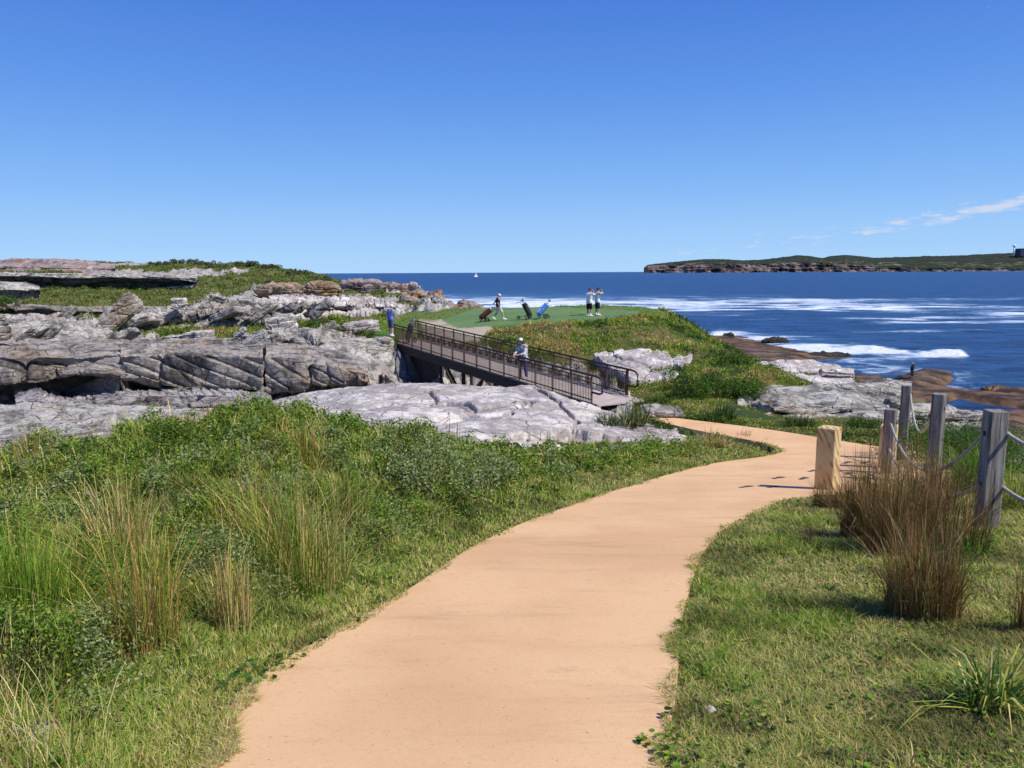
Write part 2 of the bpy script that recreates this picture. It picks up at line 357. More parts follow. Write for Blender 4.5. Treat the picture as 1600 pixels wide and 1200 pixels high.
col(1400, (17, 3.85), (20, 4.15), (23, 4.65), (27, 5.0), (30, 5.4), (36, 7), (45, 10), (60, 12), (85, 12.45), (100, 12.6), (106, 13.2), (115, 14), (200, 15))
col(1450, (5, 2.1), (8, 2.64), (11, 3.15), (14, 3.6))
col(1600, (4, 1.95), (7, 2.42), (10, 3.05), (14, 3.75), (20, 5.2), (30, 8.5), (45, 11.5), (66, 12.55), (82, 12.65), (87, 13.3), (97, 14), (200, 15))
col(2100, (4, 1.95), (7, 2.45), (10, 3.1), (14, 4.0), (20, 5.6), (30, 9.5), (45, 12.5), (60, 13.5), (100, 15), (200, 15))
CT = np.array(CT)
def warp(px, D): return np.stack([(px - 800) / FOC, np.log(D) * .55], -1)
_cu = warp(CT[:, 0], CT[:, 1]); _n = len(CT)
def _phi(a, b): return np.sqrt(((a[:, None, :] - b[None]) ** 2).sum(-1) + 1e-4)
_A = np.zeros((_n + 3, _n + 3)); _A[:_n, :_n] = _phi(_cu, _cu) - np.eye(_n) * 2e-3; _A[:_n, _n] = 1; _A[:_n, _n + 1:] = _cu; _A[_n:, :_n] = _A[:_n, _n:].T
_W = np.linalg.solve(_A, np.concatenate([CT[:, 2], np.zeros(3)]))
def drop0(u, v):
    out = np.empty(len(u)); q = np.stack([u, v], 1)
    for i in range(0, len(q), 40000):
        b = q[i:i + 40000]; out[i:i + 40000] = _phi(b, _cu) @ _W[:_n] + _W[_n] + b @ _W[_n + 1:]
    return out
def on_profile(px, py):
    """point of the path surface seen at a photograph pixel"""
    r = ray(px, py); r = -r[2]; lo, hi = .4, 29.9
    for _ in range(50):
        m = (lo + hi) / 2
        if prof(m) - r * m > 0: lo = m
        else: hi = m
    return PX(px, py, lo)
# ---- the path: two edge lines read off the photograph, laid on the path's slope
EL = [(290, 1230), (318, 1190), (372, 1090), (422, 1048), (492, 1006), (572, 962), (640, 922), (690, 888), (735, 858), (800, 826), (880, 795), (980, 762), (1100, 728), (1180, 716), (1212, 710), (1222, 705), (1212, 698), (1175, 689), (1130, 681), (1085, 672), (1050, 664), (1020, 656), (1000, 650)]
ER = [(1035, 1230), (1040, 1180), (1055, 1095), (1060, 1040), (1062, 990), (1075, 930), (1100, 862), (1135, 826), (1190, 797), (1240, 781), (1300, 774), (1370, 768), (1450, 758), (1490, 738), (1470, 720), (1430, 706), (1380, 699), (1280, 684), (1210, 673), (1150, 665), (1100, 659), (1050, 653), (1010, 648)]
def resamp(P, n):
    P = np.array(P, float); s = np.concatenate([[0], np.cumsum(np.linalg.norm(np.diff(P, axis=0), axis=1))]); t = np.linspace(0, s[-1], n)
    return np.stack([np.interp(t, s, P[:, k]) for k in range(P.shape[1])], 1)
def back(P):   # carry the path on behind the camera's feet
    a = P[0] - P[2]; a = a / np.linalg.norm(a[:2]); out = []
    for k in (2.2, 1.4, .7):
        q = P[0] + a * k; q[2] = CZ - np.interp(max(q[1], -1), [-1, .5], [1.15, 1.36]) if q[1] < .5 else CZ - prof(q[1]); out.append(q)
    return np.array(out)
PL = np.array([on_profile(*p) for p in EL]); PR = np.array([on_profile(*p) for p in ER])
PL = np.vstack([back(PL), PL]); PR = np.vstack([back(PR), PR])
def dens(P, k=9):
    o = []
    for i in range(len(P) - 1):
        a = P[max(i - 1, 0)]; b = P[i]; c = P[i + 1]; d = P[min(i + 2, len(P) - 1)]
        for t in np.linspace(0, 1, k, endpoint=False): o.append(.5 * ((2 * b) + (-a + c) * t + (2 * a - 5 * b + 4 * c - d) * t * t + (-a + 3 * b - 3 * c + d) * t ** 3))
    o.append(P[-1]); return np.array(o)
PLd = dens(PL); PRd = dens(PR)
PATHPOLY = np.vstack([PLd, PRd[::-1]])[:, :2]
KERB = PLd[[i for i in range(len(PLd)) if i >= 9 * (3 + 15)]][:, :2]          # far side of the bend, where the slab stands proud
SPIT = np.array([on_profile(*p)[:2] for p in [(1040, 672), (1085, 672), (1130, 681), (1175, 689), (1212, 698), (1222, 705), (1212, 709), (1150, 718), (1090, 715), (1050, 690)]])

# ---- terrain sheet: fine near the camera, coarse far away
NU, NV = 980, 820
uu = np.linspace(-1.25, 1.25, NU); vv = np.linspace(math.log(.35), math.log(330), NV)
# more columns inside the view
uu = np.sign(uu) * (np.abs(uu / 1.25) ** 2.0 * .62 + np.abs(uu / 1.25) * .38) * 2.8
U, Vv = np.meshgrid(uu, vv); U = U.ravel(); Dv = np.exp(Vv.ravel())
X = U * Dv; Y = Dv
Z = CZ - drop0(np.clip(U, -1.12, 1.12), np.log(Dv) * .55)
px_, py_ = proj(np.stack([X, Y, Z], 1))
# zones (photograph outline + distance range)
def zone(poly, d0, d1, PXX=None, PYY=None, DD=None):
    PXX = px_ if PXX is None else PXX; PYY = py_ if PYY is None else PYY; DD = Dv if DD is None else DD
    return inpoly(poly, PXX, PYY) & (DD > d0) & (DD < d1)
SCRUB = [([(690, 512), (760, 516), (800, 503), (960, 492), (1000, 470), (1060, 474), (1120, 505), (1190, 540), (1290, 590), (1380, 612), (1480, 640), (1480, 710), (1000, 700), (985, 610), (900, 575), (760, 548), (640, 535)], 15, 75),
         ([(-900, 380), (540, 380), (640, 440), (655, 470), (560, 462), (400, 452), (330, 472), (280, 482), (40, 482), (-900, 500)], 66, 400),
         ([(175, 522), (300, 487), (420, 487), (470, 500), (600, 492), (625, 540), (540, 520), (450, 530), (360, 560), (220, 560), (250, 535)], 37, 66),
         ([(55, 482), (100, 455), (280, 470), (280, 500), (100, 500)], 62, 100),
         ([(540, 476), (660, 476), (660, 486), (540, 486)], 60, 110),
         ([(1360, 620), (2400, 620), (2400, 1300), (1360, 1300)], 9, 19)]
GREEN = ([(690, 500), (770, 473), (1010, 487), (985, 493), (960, 497), (840, 503), (800, 508), (715, 513)], 42, 72)
ROUGH = ([(560, 540), (590, 500), (700, 480), (770, 470), (1020, 480), (1040, 492), (960, 500), (820, 508), (770, 518), (690, 522), (640, 545)], 40, 74)
SAND = ([(650, 530), (655, 498), (760, 498), (775, 515), (760, 530), (700, 540)], 41, 58)
def classify(PXX, PYY, DD, XX, YY):
    """0 bare rock, 1 scrub, 2 mown rough, 3 tee, 4 sandy soil, 5 coastal ground cover, 6 lawn"""
    k = np.zeros(len(PXX), int)
    w = fbm(np.stack([XX / (DD * .05 + .3), YY / (DD * .08 + .3), np.zeros_like(XX)], 1), 3)
    PXW = PXX + w * 12; PYW = PYY + w * 3
    k[DD < 17.5] = 5
    k[(DD < 19) & (PXX > 1000)] = 5
    for p, a, b in SCRUB: k[zone(p, a, b, PXW, PYW, DD)] = 1
    k[zone(*ROUGH, PXW, PYW, DD)] = 2; k[zone(*SAND, PXW, PYW, DD)] = 4; k[zone(*GREEN, PXX, PYY + w, DD)] = 3
    k[(DD > 88) & (PXX < 640) & (fbm(np.stack([XX * .045, YY * .02, 0 * XX], 1) + 9, 3) > .27)] = 0
    lawn = (DD < 12) & (PXX > 900) & ~((PXX < 1250) & (PYY < 700)); k[lawn & (k == 5)] = 6
    return k
K = classify(px_, py_, Dv, X, Y)
inside = inpoly(PATHPOLY, X, Y); near = Dv < 28
dp = np.full(len(X), 9.0); dp[near] = segdist(PATHPOLY, X[near], Y[near])
dp = np.where(inside, -dp, dp)
zp = CZ - prof(Y)
w = sstep(-.02, .75, dp); Z = np.where(near, zp - .015 + (Z - zp + .015) * w, Z)
# lowered bed behind the spit so that the slab edge shows
dk = np.full(len(X), 9.0); dk[near] = segdist(KERB, X[near], Y[near], False); sp = inpoly(SPIT, X, Y)
Z = np.where(sp, Z - .15 * (1 - sstep(.1, .9, dk)), Z)
Z = np.where(inside & near, np.minimum(Z, zp - .008 - .06 * sstep(.02, .18, -dp) - .22 * (1 - sstep(.2, .5, dk))), Z)
# relief
P3 = np.stack([X, Y, Z], 1)
q = fbm(P3 * .55, 4); q2 = fbm(P3 * 2.2 + 9, 3)
veg = (K == 5) | (K == 1)
off = sstep(.1, .8, dp)
hump = np.where(K == 5, .05 * q + .05 * q2, 0) + np.where(K == 6, .02 * q, 0)
mound = (px_ < 1000) & (K == 5)
hump = np.where(mound, .12 * np.maximum(q, -.6) + .17 * q2, hump)
Z = Z + hump * off
sc = K == 1
qs = fbm(P3 * np.array((.35, .35, .35)) + 3, 4)
Z = Z + np.where(sc, np.clip(Dv / 60, .3, 1.6) * .38 * qs, 0) * off
rk = (K == 0) & (Dv > 17)
# broken ledgy rock on bare ground
Q = P3 + np.stack([fbm(P3 * .2, 3), fbm(P3 * .2 + 31, 3), 0 * X], 1) * 1.5
f1, f2, cid = worley(Q[rk] * np.array((.22, .5, .5)))
rq = fbm(P3[rk] * .35, 5, .55)
stp = (P3[rk] @ np.array((.35, -.25, .9))) / .45 + rq * 1.6
saw = (stp - np.floor(stp)); 
s2 = (P3[rk] @ np.array((.62, -.30, 0))) / 1.5 + rq * .9 + hash1(cid, 3) * 2; fr2 = s2 - np.floor(s2)
right = px_[rk] > 1150
dz = (hash1(cid) - .5) * .55 - .5 * np.exp(-(f2 - f1) / .05) + rq * .28 + .62 * (fr2 - .4) * (.3 + hash1(np.floor(s2), 2)) * np.where(right, .2, 1) + .22 * saw * (hash1(np.floor(stp), 4))
fall = sstep(230, 120, Dv[rk]) * sstep(17, 22, Dv[rk]) * np.clip(Dv[rk] / 45, .4, 1.5)
sea_f = sstep(.6, 3.5, Z[rk]) * .92 + .08
Z[rk] += dz * fall * sea_f
shelf = rk & (Z < 1.8) & (px_ > 1080); Z = np.where(shelf, Z + .10 - .45 * sstep(.1, .35, fbm(P3 * np.array((.05, .035, 0)), 3)), Z)
for pl in ([(1440, 624), (1500, 615), (1590, 627), (1620, 637), (1560, 643), (1450, 637)], [(1335, 573), (1395, 565), (1415, 577), (1350, 583)]):
    e_ = segdist(pl, px_, py_); Z = np.where(inpoly(pl, px_, py_) & (Dv > 55) & (Dv < 130), np.minimum(Z, .38 - .17 * np.minimum(e_, 4) + .15 * fbm(P3 * .12, 2)), Z)
e_ = ((px_ - 1440) / 52) ** 2 + ((py_ - 592) / 13) ** 2; Z = np.where((Dv > 70) & (Dv < 112) & (e_ < 1), np.maximum(Z, -.2 + .95 * (1 - e_) ** .6 + .45 * fbm(P3 * .35, 4)), Z)
Z = np.where(K == 2, Z + .05 * q, Z)
Zg = Z.reshape(NV, NU)
def H(x, y):
    """ground height anywhere"""
    x = np.atleast_1d(np.asarray(x, float)); y = np.atleast_1d(np.asarray(y, float)); y = np.maximum(y, .36)
    fu = np.interp(x / y, uu, np.arange(NU)); fv = np.interp(np.log(y), vv, np.arange(NV))
    i = np.clip(fu.astype(int), 0, NU - 2); j = np.clip(fv.astype(int), 0, NV - 2); a = fu - i; b = fv - j
    return Zg[j, i] * (1 - a) * (1 - b) + Zg[j, i + 1] * a * (1 - b) + Zg[j + 1, i] * (1 - a) * b + Zg[j + 1, i + 1] * a * b
def hit(px, py, d0=1.2, d1=320):
    """first ground point seen at a photograph pixel"""
    D = np.exp(np.linspace(math.log(d0), math.log(d1), 3000)); r = ray(px, py); z = CZ + r[2] * D; g = H(r[0] * D, D)
    b = np.nonzero(z <= g)[0]; k = b[0] if len(b) else len(D) - 1
    return np.array((r[0] * D[k], D[k], g[k]))
def at(px, D):
    x = float(ray(px, 600)[0] * D); return np.array((x, D, float(H(x, D)[0])))
s = NT('ground_surface')
vc = s.n('ShaderNodeVertexColor'); vc.layer_name = 'Col'; ra = s.n('ShaderNodeAttribute'); ra.attribute_name = 'rock'
p = s.pos(); n1 = s.noise(p, .6, 7, .65); n2 = s.noise(p, 7, 6, .7); n3 = s.noise(s.pos((1, 1, 5), (.05, .35, 0)), 1.0, 7, .68, .5)
veg_c = s.mix(s.ramp(n2, .3, .7, 0, .6), vc.outputs[0], s.mix(1, vc.outputs[0], (.45, .45, .4), 'MULTIPLY'))
rc = s.mix(s.ramp(n1, .38, .6), (.29, .265, .24), (.50, .465, .42)); rc = s.mix(s.ramp(s.noise(p, 2.4, 7, .7), .52, .4, 0, .7), rc, (.10, .09, .088)); rc = s.mix(s.ramp(n3, .45, .34, 0, .8), rc, (.05, .045, .045))
rc = s.mix(s.ramp(s.noise(s.pos((1, 1, 1), (.4, .1, .2)), .18, 4), .55, .7, 0, .6), rc, (.42, .30, .2))
zs = s.n('ShaderNodeSeparateXYZ'); s.l(s.pos(), zs.inputs[0])
rc = s.mix(s.ramp(s.math('ADD', zs.outputs[2], s.math('MULTIPLY', n1, 1.5)), 3.2, 1.2), rc, s.mix(s.ramp(s.noise(p, .35, 6), .4, .62), (.045, .03, .024), (.185, .11, .062)))
c = s.mix(ra.outputs['Fac'], veg_c, rc)
hh = s.math('ADD', s.math('MULTIPLY', n2, .4), s.math('MULTIPLY', n3, s.math('MULTIPLY', ra.outputs['Fac'], 1.6)))
GM = s.fin(c, .92, s.bump(hh, .7, .12), .15)
def palette(K, Q):
    """base colours per class with broad natural patches"""
    f = fbm(Q * .28 + 5, 3)[:, None]; g = fbm(Q * 1.1 + 40, 3)[:, None]
    C = np.tile(np.array((.30, .28, .27)), (len(K), 1))
    t = sstep(-.35, .35, f + .5 * g)
    C = np.where((K == 1)[:, None], (1 - t) * np.array((.052, .078, .02)) + t * np.array((.15, .135, .05)), C)
    C = np.where((K == 2)[:, None], (1 - t) * np.array((.10, .18, .035)) + t * np.array((.17, .20, .06)), C)
    C = np.where((K == 3)[:, None], (1 - t) * np.array((.14, .24, .085)) + t * np.array((.17, .27, .10)), C)
    C = np.where((K == 4)[:, None], (1 - t) * np.array((.55, .47, .35)) + t * np.array((.34, .30, .17)), C)
    C = np.where((K == 5)[:, None], (1 - t) * np.array((.028, .045, .012)) + t * np.array((.055, .06, .022)), C)
    C = np.where(((K == 1) & (Q[:, 1] > 66))[:, None], C * .5 + np.array((.10, .112, .045)), C)
    C = np.where((K == 6)[:, None], (1 - t) * np.array((.085, .11, .028)) + t * np.array((.13, .125, .055)), C)
    return C
ground = link_mesh('ground', np.stack([X, Y, Z], 1), gridfaces(NU, NV), GM, None, True, palette(K, P3), {'rock': (K == 0).astype(float)})
tag(ground, 'coastal headland ground of soil, scrubby slopes and bare sandstone', kind='structure')

# path slab
nu = 26; n = len(PLd); t = np.linspace(0, 1, nu)[None, :, None]
G = PLd[:, None, :] * (1 - t) + PRd[:, None, :] * t
G[..., 2] = CZ - np.where(G[..., 1] > .5, prof(G[..., 1]), np.interp(G[..., 1], [-1, .5], [1.15, 1.36])) + .012
V = G.reshape(-1, 3); F = [gridfaces(nu, n)]
lo = V.reshape(n, nu, 3)[:, [0, -1], :].copy(); lo[..., 2] -= .16
V2 = np.vstack([V, lo.reshape(-1, 3)]); b0 = n * nu; q4 = []
for i in range(n - 1):
    q4.append((i * nu, (i + 1) * nu, b0 + 2 * i + 2, b0 + 2 * i)); q4.append(((i + 1) * nu + nu - 1, i * nu + nu - 1, b0 + 2 * i + 1, b0 + 2 * i + 3))
s = NT('oxide_coloured_concrete'); p = s.pos()
c = s.mix(s.ramp(s.noise(p, .8, 5, .6), .35, .65), (.69, .415, .205), (.79, .50, .255))
c = s.mix(s.ramp(s.noise(p, 260, 3, .7), .50, .72, 0, .42), c, (.30, .17, .10)); c = s.mix(s.ramp(s.noise(p, 120, 2, .6), .62, .74, 0, .5), c, (.72, .52, .36))
c = s.mix(s.ramp(s.noise(s.pos((.6, 3, 1), (0, 0, -.5)), 1.1, 6, .7), .52, .74, 0, .4), c, (.42, .235, .13))
c = s.mix(s.ramp(s.noise(p, 3.2, 7, .75), .55, .75, 0, .35), c, (.36, .2, .11)); c = s.mix(s.ramp(s.noise(p, 38, 5, .8), .52, .7, 0, .35), c, (.42, .24, .13)); c = s.mix(s.ramp(s.noise(p, 55, 2, .5), .70, .76, 0, .8), c, (.20, .13, .09))
M['path'] = s.fin(c, .85, s.bump(s.noise(p, 230, 4, .8), .35, .004), .25)
pth = link_mesh('path', V2, [np.vstack([F[0], np.array(q4)])], M['path'], None, False)
tag(pth, 'smooth orange tan concrete walking path winding towards the footbridge', kind='structure')

# ------------------------------------------------------------------ sea
def build_sea():
    ys = np.concatenate([np.arange(427.0, 436, .3), np.arange(436, 660, .42)]) - 426 + .02
    D = CZ * FOC / ys[::-1]; D = D[D > 55]; D = np.concatenate([D, [20000, 40000, 80000]]); u = np.linspace(-1.0, 1.5, 1280)
    UU, DD = np.meshgrid(u, D); x = (UU * DD).ravel(); y = DD.ravel(); u = UU.ravel()
    P = np.stack([x, y, 0 * x], 1)
    sp = np.gradient(DD, axis=0).ravel(); 
    def band(lam): return np.clip(1 - np.abs(sp) / (lam * .45), 0, 1)
    z = .34 * perlin(P * np.array((1 / 26, 1 / 11, 1))) * band(11) + .22 * perlin(P * np.array((1 / 11, 1 / 5, 1)) + 7) * band(5) + .12 * perlin(P * np.array((1 / 4.5, 1 / 2.2, 1)) + 3) * band(2.3)
    z = z + .8 * np.sin((y + .35 * x) / 17 + perlin(P / 60) * 3) * .35 * band(40) * sstep(80, 200, y)
    px, py = proj(P)
    n1 = fbm(P * np.array((1 / 30, 1 / 22, 1)), 5, .6); n2 = fbm(P * np.array((1 / 9, 1 / 7, 1)) + 11, 4, .6); rd = 1 - np.abs(fbm(P * np.array((1 / 34, 1 / 16, 1)) + 23, 4, .55)) * 2.2
    foam = 0 * x
    # broad foam field drifting off the point
    w = n1 * 4
    cen = np.interp(px, [600, 800, 1000, 1200, 1400, 1700], [470, 474, 476, 473, 480, 486]); hw = np.interp(px, [600, 760, 1000, 1200, 1400, 1700], [5, 9, 11, 10, 8, 7])
    env = np.exp(-((py + w - cen) / hw) ** 2); foam += env * np.clip(.55 + .5 * rd + .3 * n2, 0, 1.3) * np.interp(px, [800, 1000, 1250, 1600], [1.7, 1.25, 1.0, .65])
    for a, b, c0, h, s_ in ((1000, 1500, 484, 1.5, .9), (1050, 1180, 492, 1.6, .8), (1150, 1230, 501, 1.4, .7), (1300, 1650, 497, 2.5, .75), (1350, 1660, 505, 2.5, .8), (1330, 1660, 517, 2.2, .55), (1540, 1680, 489, 2.2, .9), (900, 1000, 433, .7, .3), (1180, 1640, 470, 2.5, .5)):
        e = np.exp(-((py + n1 * 3 + (px - a) * .008 - c0) / h) ** 2) * sstep(a - 30, a + 60, px) * sstep(b + 30, b - 80, px); foam += e * s_ * np.clip(.5 + rd * .8, 0, 1.2)
    # breaking wave
    wc = np.interp(px, [1130, 1200, 1250, 1300, 1400, 1500, 1520], [546, 545, 546, 549, 554, 559, 560]); wy = CZ * FOC / (wc - 425.3 + (px - 800) * 0)
    dw = (y - wy); along = sstep(1190, 1290, px) * sstep(1522, 1495, px)
    ridge = np.where(dw > 0, np.exp(-(dw / 5) ** 2), np.exp(-(dw / 1.6) ** 2)) * along * (.8 + .9 * n2)
    z = z + .48 * ridge * sstep(1180, 1480, px) ** .5 + np.exp(-((dw - 3) / 9) ** 2) * .35 * along
    foam += 1.9 * np.exp(-((dw + 1.2) / (.9 + 1.0 * sstep(1250, 1480, px))) ** 2) * along * np.clip(.7 + 1.1 * n2, .05, 1.3)
    foam += .8 * np.exp(-((dw + 4.5) / 3.2) ** 2) * along * np.clip(rd, 0, 1)
    # swash along the rocks
    e = np.exp(-((py - np.interp(px, [1100, 1140, 1200, 1280, 1330], [525, 525, 536, 548, 556])) / 9) ** 2) * sstep(1100, 1130, px) * sstep(1350, 1260, px); foam += e * np.clip(.35 + .9 * rd + .5 * n2, 0, 1.3)
    hz = H(np.clip(x, -300, 300), np.clip(y, 1, 325)); sh = np.where(y < 320, np.exp(-np.abs(hz + .35 + .5 * n2) / .30), 0); foam += .8 * sh * np.clip(.4 + .8 * rd, 0, 1) * sstep(700, 760, px) * sstep(1600, 1450, px)
    tur = np.exp(-((py - 475) / 16) ** 2) * sstep(1150, 800, px) * .8 + .5 * np.exp(-((py - 538) / 14) ** 2) * sstep(1380, 1200, px)
    # surf under the far cliffs
    cl = sstep(7100, 7500, y) * sstep(8400, 8000, y) * sstep(1005, 1020, px) * np.clip(.2 + 1.2 * perlin(np.stack([x / 200, 0 * x, 0 * x], 1)) + .5 * sstep(1450, 1550, px), 0, 1.2); foam += cl
    s = NT('sea_water'); fa = s.n('ShaderNodeAttribute'); fa.attribute_name = 'foam'; ta = s.n('ShaderNodeAttribute'); ta.attribute_name = 'turbid'
    p = s.pos(); nb = s.noise(s.pos((.55, 1, 1)), .12, 8, .62); nf = s.noise(p, .55, 7, .7); nm = s.noise(s.pos((.5, 1, 1)), .35, 7, .6, .3)
    c = s.mix(s.ramp(nb, .35, .65), (.003, .017, .070), (.014, .058, .165)); c = s.mix(s.ramp(nm, .35, .68, 0, .9), c, (.022, .082, .20))
    c = s.mix(s.math('MULTIPLY', ta.outputs['Fac'], .6), c, (.07, .19, .34))
    f = s.ramp(s.math('ADD', fa.outputs['Fac'], s.math('MULTIPLY', s.math('SUBTRACT', nf, .5), 1.6)), .35, 1.35)
    f0 = s.ramp(s.math('ADD', fa.outputs['Fac'], s.math('MULTIPLY', s.math('SUBTRACT', nf, .5), 1.3)), .12, .95); c = s.mix(s.math('MULTIPLY', f0, .75), c, (.27, .44, .62)); c = s.mix(s.math('MULTIPLY', f, .9), c, (.80, .83, .86))
    bm = s.bump(s.noise(s.pos((.6, 1, 1)), 1.6, 8, .7), .8, .35, s.bump(nb, .9, 2.4)); m = s.fin(c, s.mix(f, (.35, .35, .35), (.8, .8, .8)), bm, .14)
    o = link_mesh('sea', np.stack([x, y, z], 1), gridfaces(1280, len(D)), m, None, True, None, {'foam': np.clip(foam, 0, 1.5), 'turbid': tur})
    tag(o, 'deep blue open sea with streaks of white foam', kind='structure')
build_sea()

# ------------------------------------------------------------------ rocks
def rows_to_grid(rows, nu, nv, sm=.6, dist=None):
    """rows of (px, py, D) control points, front/bottom to back/top -> dense world grid"""
    R = []
    for r in rows:
        r = np.array(r, float); t = np.linspace(0, 1, len(r)); tt = np.linspace(0, 1, nu)
        R.append(np.stack([np.interp(tt, t, r[:, k]) for k in range(3)], 1))
    R = np.array(R); k = np.ones(9) / 9
    W = PX(R[..., 0], R[..., 1], R[..., 2])
    m = len(rows); s_ = np.linspace(0, m - 1, nv) if dist is None else np.interp(np.linspace(0, 1, nv), *dist); out = np.empty((nv, nu, 3))
    for a, v in enumerate(s_):
        i = min(int(v), m - 2); t = v - i; A = W[max(i - 1, 0)]; B = W[i]; C = W[i + 1]; Dd = W[min(i + 2, m - 1)]
        cr = .5 * ((2 * B) + (-A + C) * t + (2 * A - 5 * B + 4 * C - Dd) * t * t + (-A + 3 * B - 3 * C + Dd) * t ** 3)
        out[a] = cr * sm + (B * (1 - t) + C * t) * (1 - sm)
    return out
def gnorm(G):
    a = np.gradient(G, axis=1); b = np.gradient(G, axis=0); n = np.cross(a, b); return n / (np.linalg.norm(n, axis=2, keepdims=True) + 1e-9)
def carve(P, N, dirn=(.3, -.1, .95), t=.25, amp=.18, crev=.10, blocks=(.35, .5, .8), bamp=.3, crack=.25, rough=.12, seed=0, fr=1.0, shing=.9, wob=.45, cw=.03, fine=1.0):
    dirn = np.array(dirn); dirn = dirn / np.linalg.norm(dirn); o = seed * 13.7
    wq = np.stack([perlin(P * .4 + o), perlin(P * .4 + 50 + o), perlin(P * .4 + 90 + o)], 1)
    f1, f2, cid = worley((P + wq * .9) * np.array(blocks) * fr + o)
    g1, g2, gid = worley((P + wq * .3) @ np.array(((.9, 0, .25), (0, 1, 0), (-.3, 0, 1.3))) * min(1.0, max(blocks) * 1.6) + o + 5)
    s = P @ dirn / t + wob * 1.3 * perlin(P * .35 + o) + hash1(cid, 2) * 3
    s = s + .9 * perlin(np.stack([s * .31, s * 0 + o, s * 0], 1))
    k = np.floor(s); f = s - k; r = hash1(k, seed % 7) + .5 * perlin(P * .6 + k[:, None] * 3.3)
    nz = np.abs(N[:, 2]); side = 1 - .65 * sstep(.55, .95, nz)
    d = amp * ((r - .6) + shing * (f - .5)) * side - crev * np.exp(-(np.minimum(f, 1 - f) / .09) ** 2) * side
    d = d + bamp * (hash1(cid, 5) - .5) - crack * np.exp(-((f2 - f1) / cw)) + fine * bamp * (.32 * (hash1(gid, 6) - .5) - .45 * np.exp(-(g2 - g1) / .04)) + rough * fbm(P * 1.3 + o, 5, .58)
    return P + N * d[:, None]
def patch(name, label, rows, mat, nu=260, nv=120, skirt=1.2, group='sandstone ledges and outcrops', cat='rock ledge', sm=.6, dist=None, post=None, **kw):
    G = rows_to_grid(rows, nu, nv, sm, dist); N = gnorm(G); P = G.reshape(-1, 3); N = N.reshape(-1, 3)
    # jitter the outline so that it is never a clean curve
    P = carve(P, N, **kw)
    if post: P = post(P)
    G = P.reshape(nv, nu, 3)
    # closing skirt down into the ground
    e = [G[0], G[-1][::-1], G[:, 0][::-1], G[:, -1]]
    ring = np.concatenate([G[0][:-1], G[:-1, -1], G[-1][::-1][:-1], G[:, 0][::-1][:-1]]); idx = np.concatenate([np.arange(nu - 1), np.arange(nv - 1) * nu + nu - 1, (nv - 1) * nu + np.arange(nu - 1, 0, -1), np.arange(nv - 1, 0, -1) * nu])
    c = ring.mean(0); lo = ring.copy(); lo[:, :2] = c[:2] + (lo[:, :2] - c[:2]) * .96; lo[:, 2] = np.minimum(ring[:, 2] - skirt, ring[:, 2] - .3)
    m = len(ring); b0 = nu * nv; i = np.arange(m); j = (i + 1) % m
    Q = np.stack([idx[i], b0 + i, b0 + j, idx[j]], 1)
    V = np.vstack([P, lo, [[c[0], c[1], lo[:, 2].min()]]]); T = np.stack([b0 + i, np.full(m, b0 + m), b0 + j], 1)
    o = link_mesh(name, V, [np.vstack([gridfaces(nu, nv), Q]), T], mat)
    return tag(o, label, cat, group)
def boulder(name, label, cen, size, mat, rot=(0, 0, 0), n=46, boxy=3.2, group='loose boulders and slabs', cat='boulder', **kw):
    """rounded block: superquadric shell, carved"""
    V = []; F = []; base = 0
    g = np.linspace(-1, 1, n); A, B = np.meshgrid(g, g); A = A.ravel(); B = B.ravel(); o1 = np.ones_like(A)
    for sgn in (1, -1):
        for ax in range(3):
            p = np.zeros((n * n, 3)); p[:, ax] = sgn; p[:, (ax + 1) % 3] = A; p[:, (ax + 2) % 3] = B * sgn; V.append(p); F.append(gridfaces(n, n) + base); base += n * n
    V = np.vstack(V); F = np.vstack(F)
    key = np.round(V * 1e4).astype(np.int64); _, ui, inv = np.unique(key, axis=0, return_index=True, return_inverse=True); V = V[ui]; F = inv.ravel()[F]
    r = (np.abs(V) ** boxy).sum(1) ** (-1 / boxy); V = V * r[:, None]
    N = np.sign(V) * np.abs(V) ** (boxy - 1) / np.array(size)[None]; N /= np.linalg.norm(N, axis=1)[:, None] + 1e-9
    V = V * np.array(size) / 2
    Mx = np.array((Matrix.Rotation(rot[2], 3, 'Z') @ Matrix.Rotation(rot[1], 3, 'Y') @ Matrix.Rotation(rot[0], 3, 'X')))
    P = V @ Mx.T + np.array(cen); N = N @ Mx.T
    if 'dirn' not in kw: kw['dirn'] = tuple(Mx @ np.array((0, 0, 1.0)))
    P = carve(P, N, **kw); P = P - np.array(cen)
    o = link_mesh(name, P, F, mat); o.location = cen
    return tag(o, label, cat, group)
def pbox(x0, y0, x1, y1, D):
    """centre, width, height in metres of a photograph box at distance D"""
    a = PX(x0, (y0 + y1) / 2, D); b = PX(x1, (y0 + y1) / 2, D); c = PX((x0 + x1) / 2, y0, D); d = PX((x0 + x1) / 2, y1, D)
    return (a + b) / 2, abs(b[0] - a[0]), abs(c[2] - d[2])
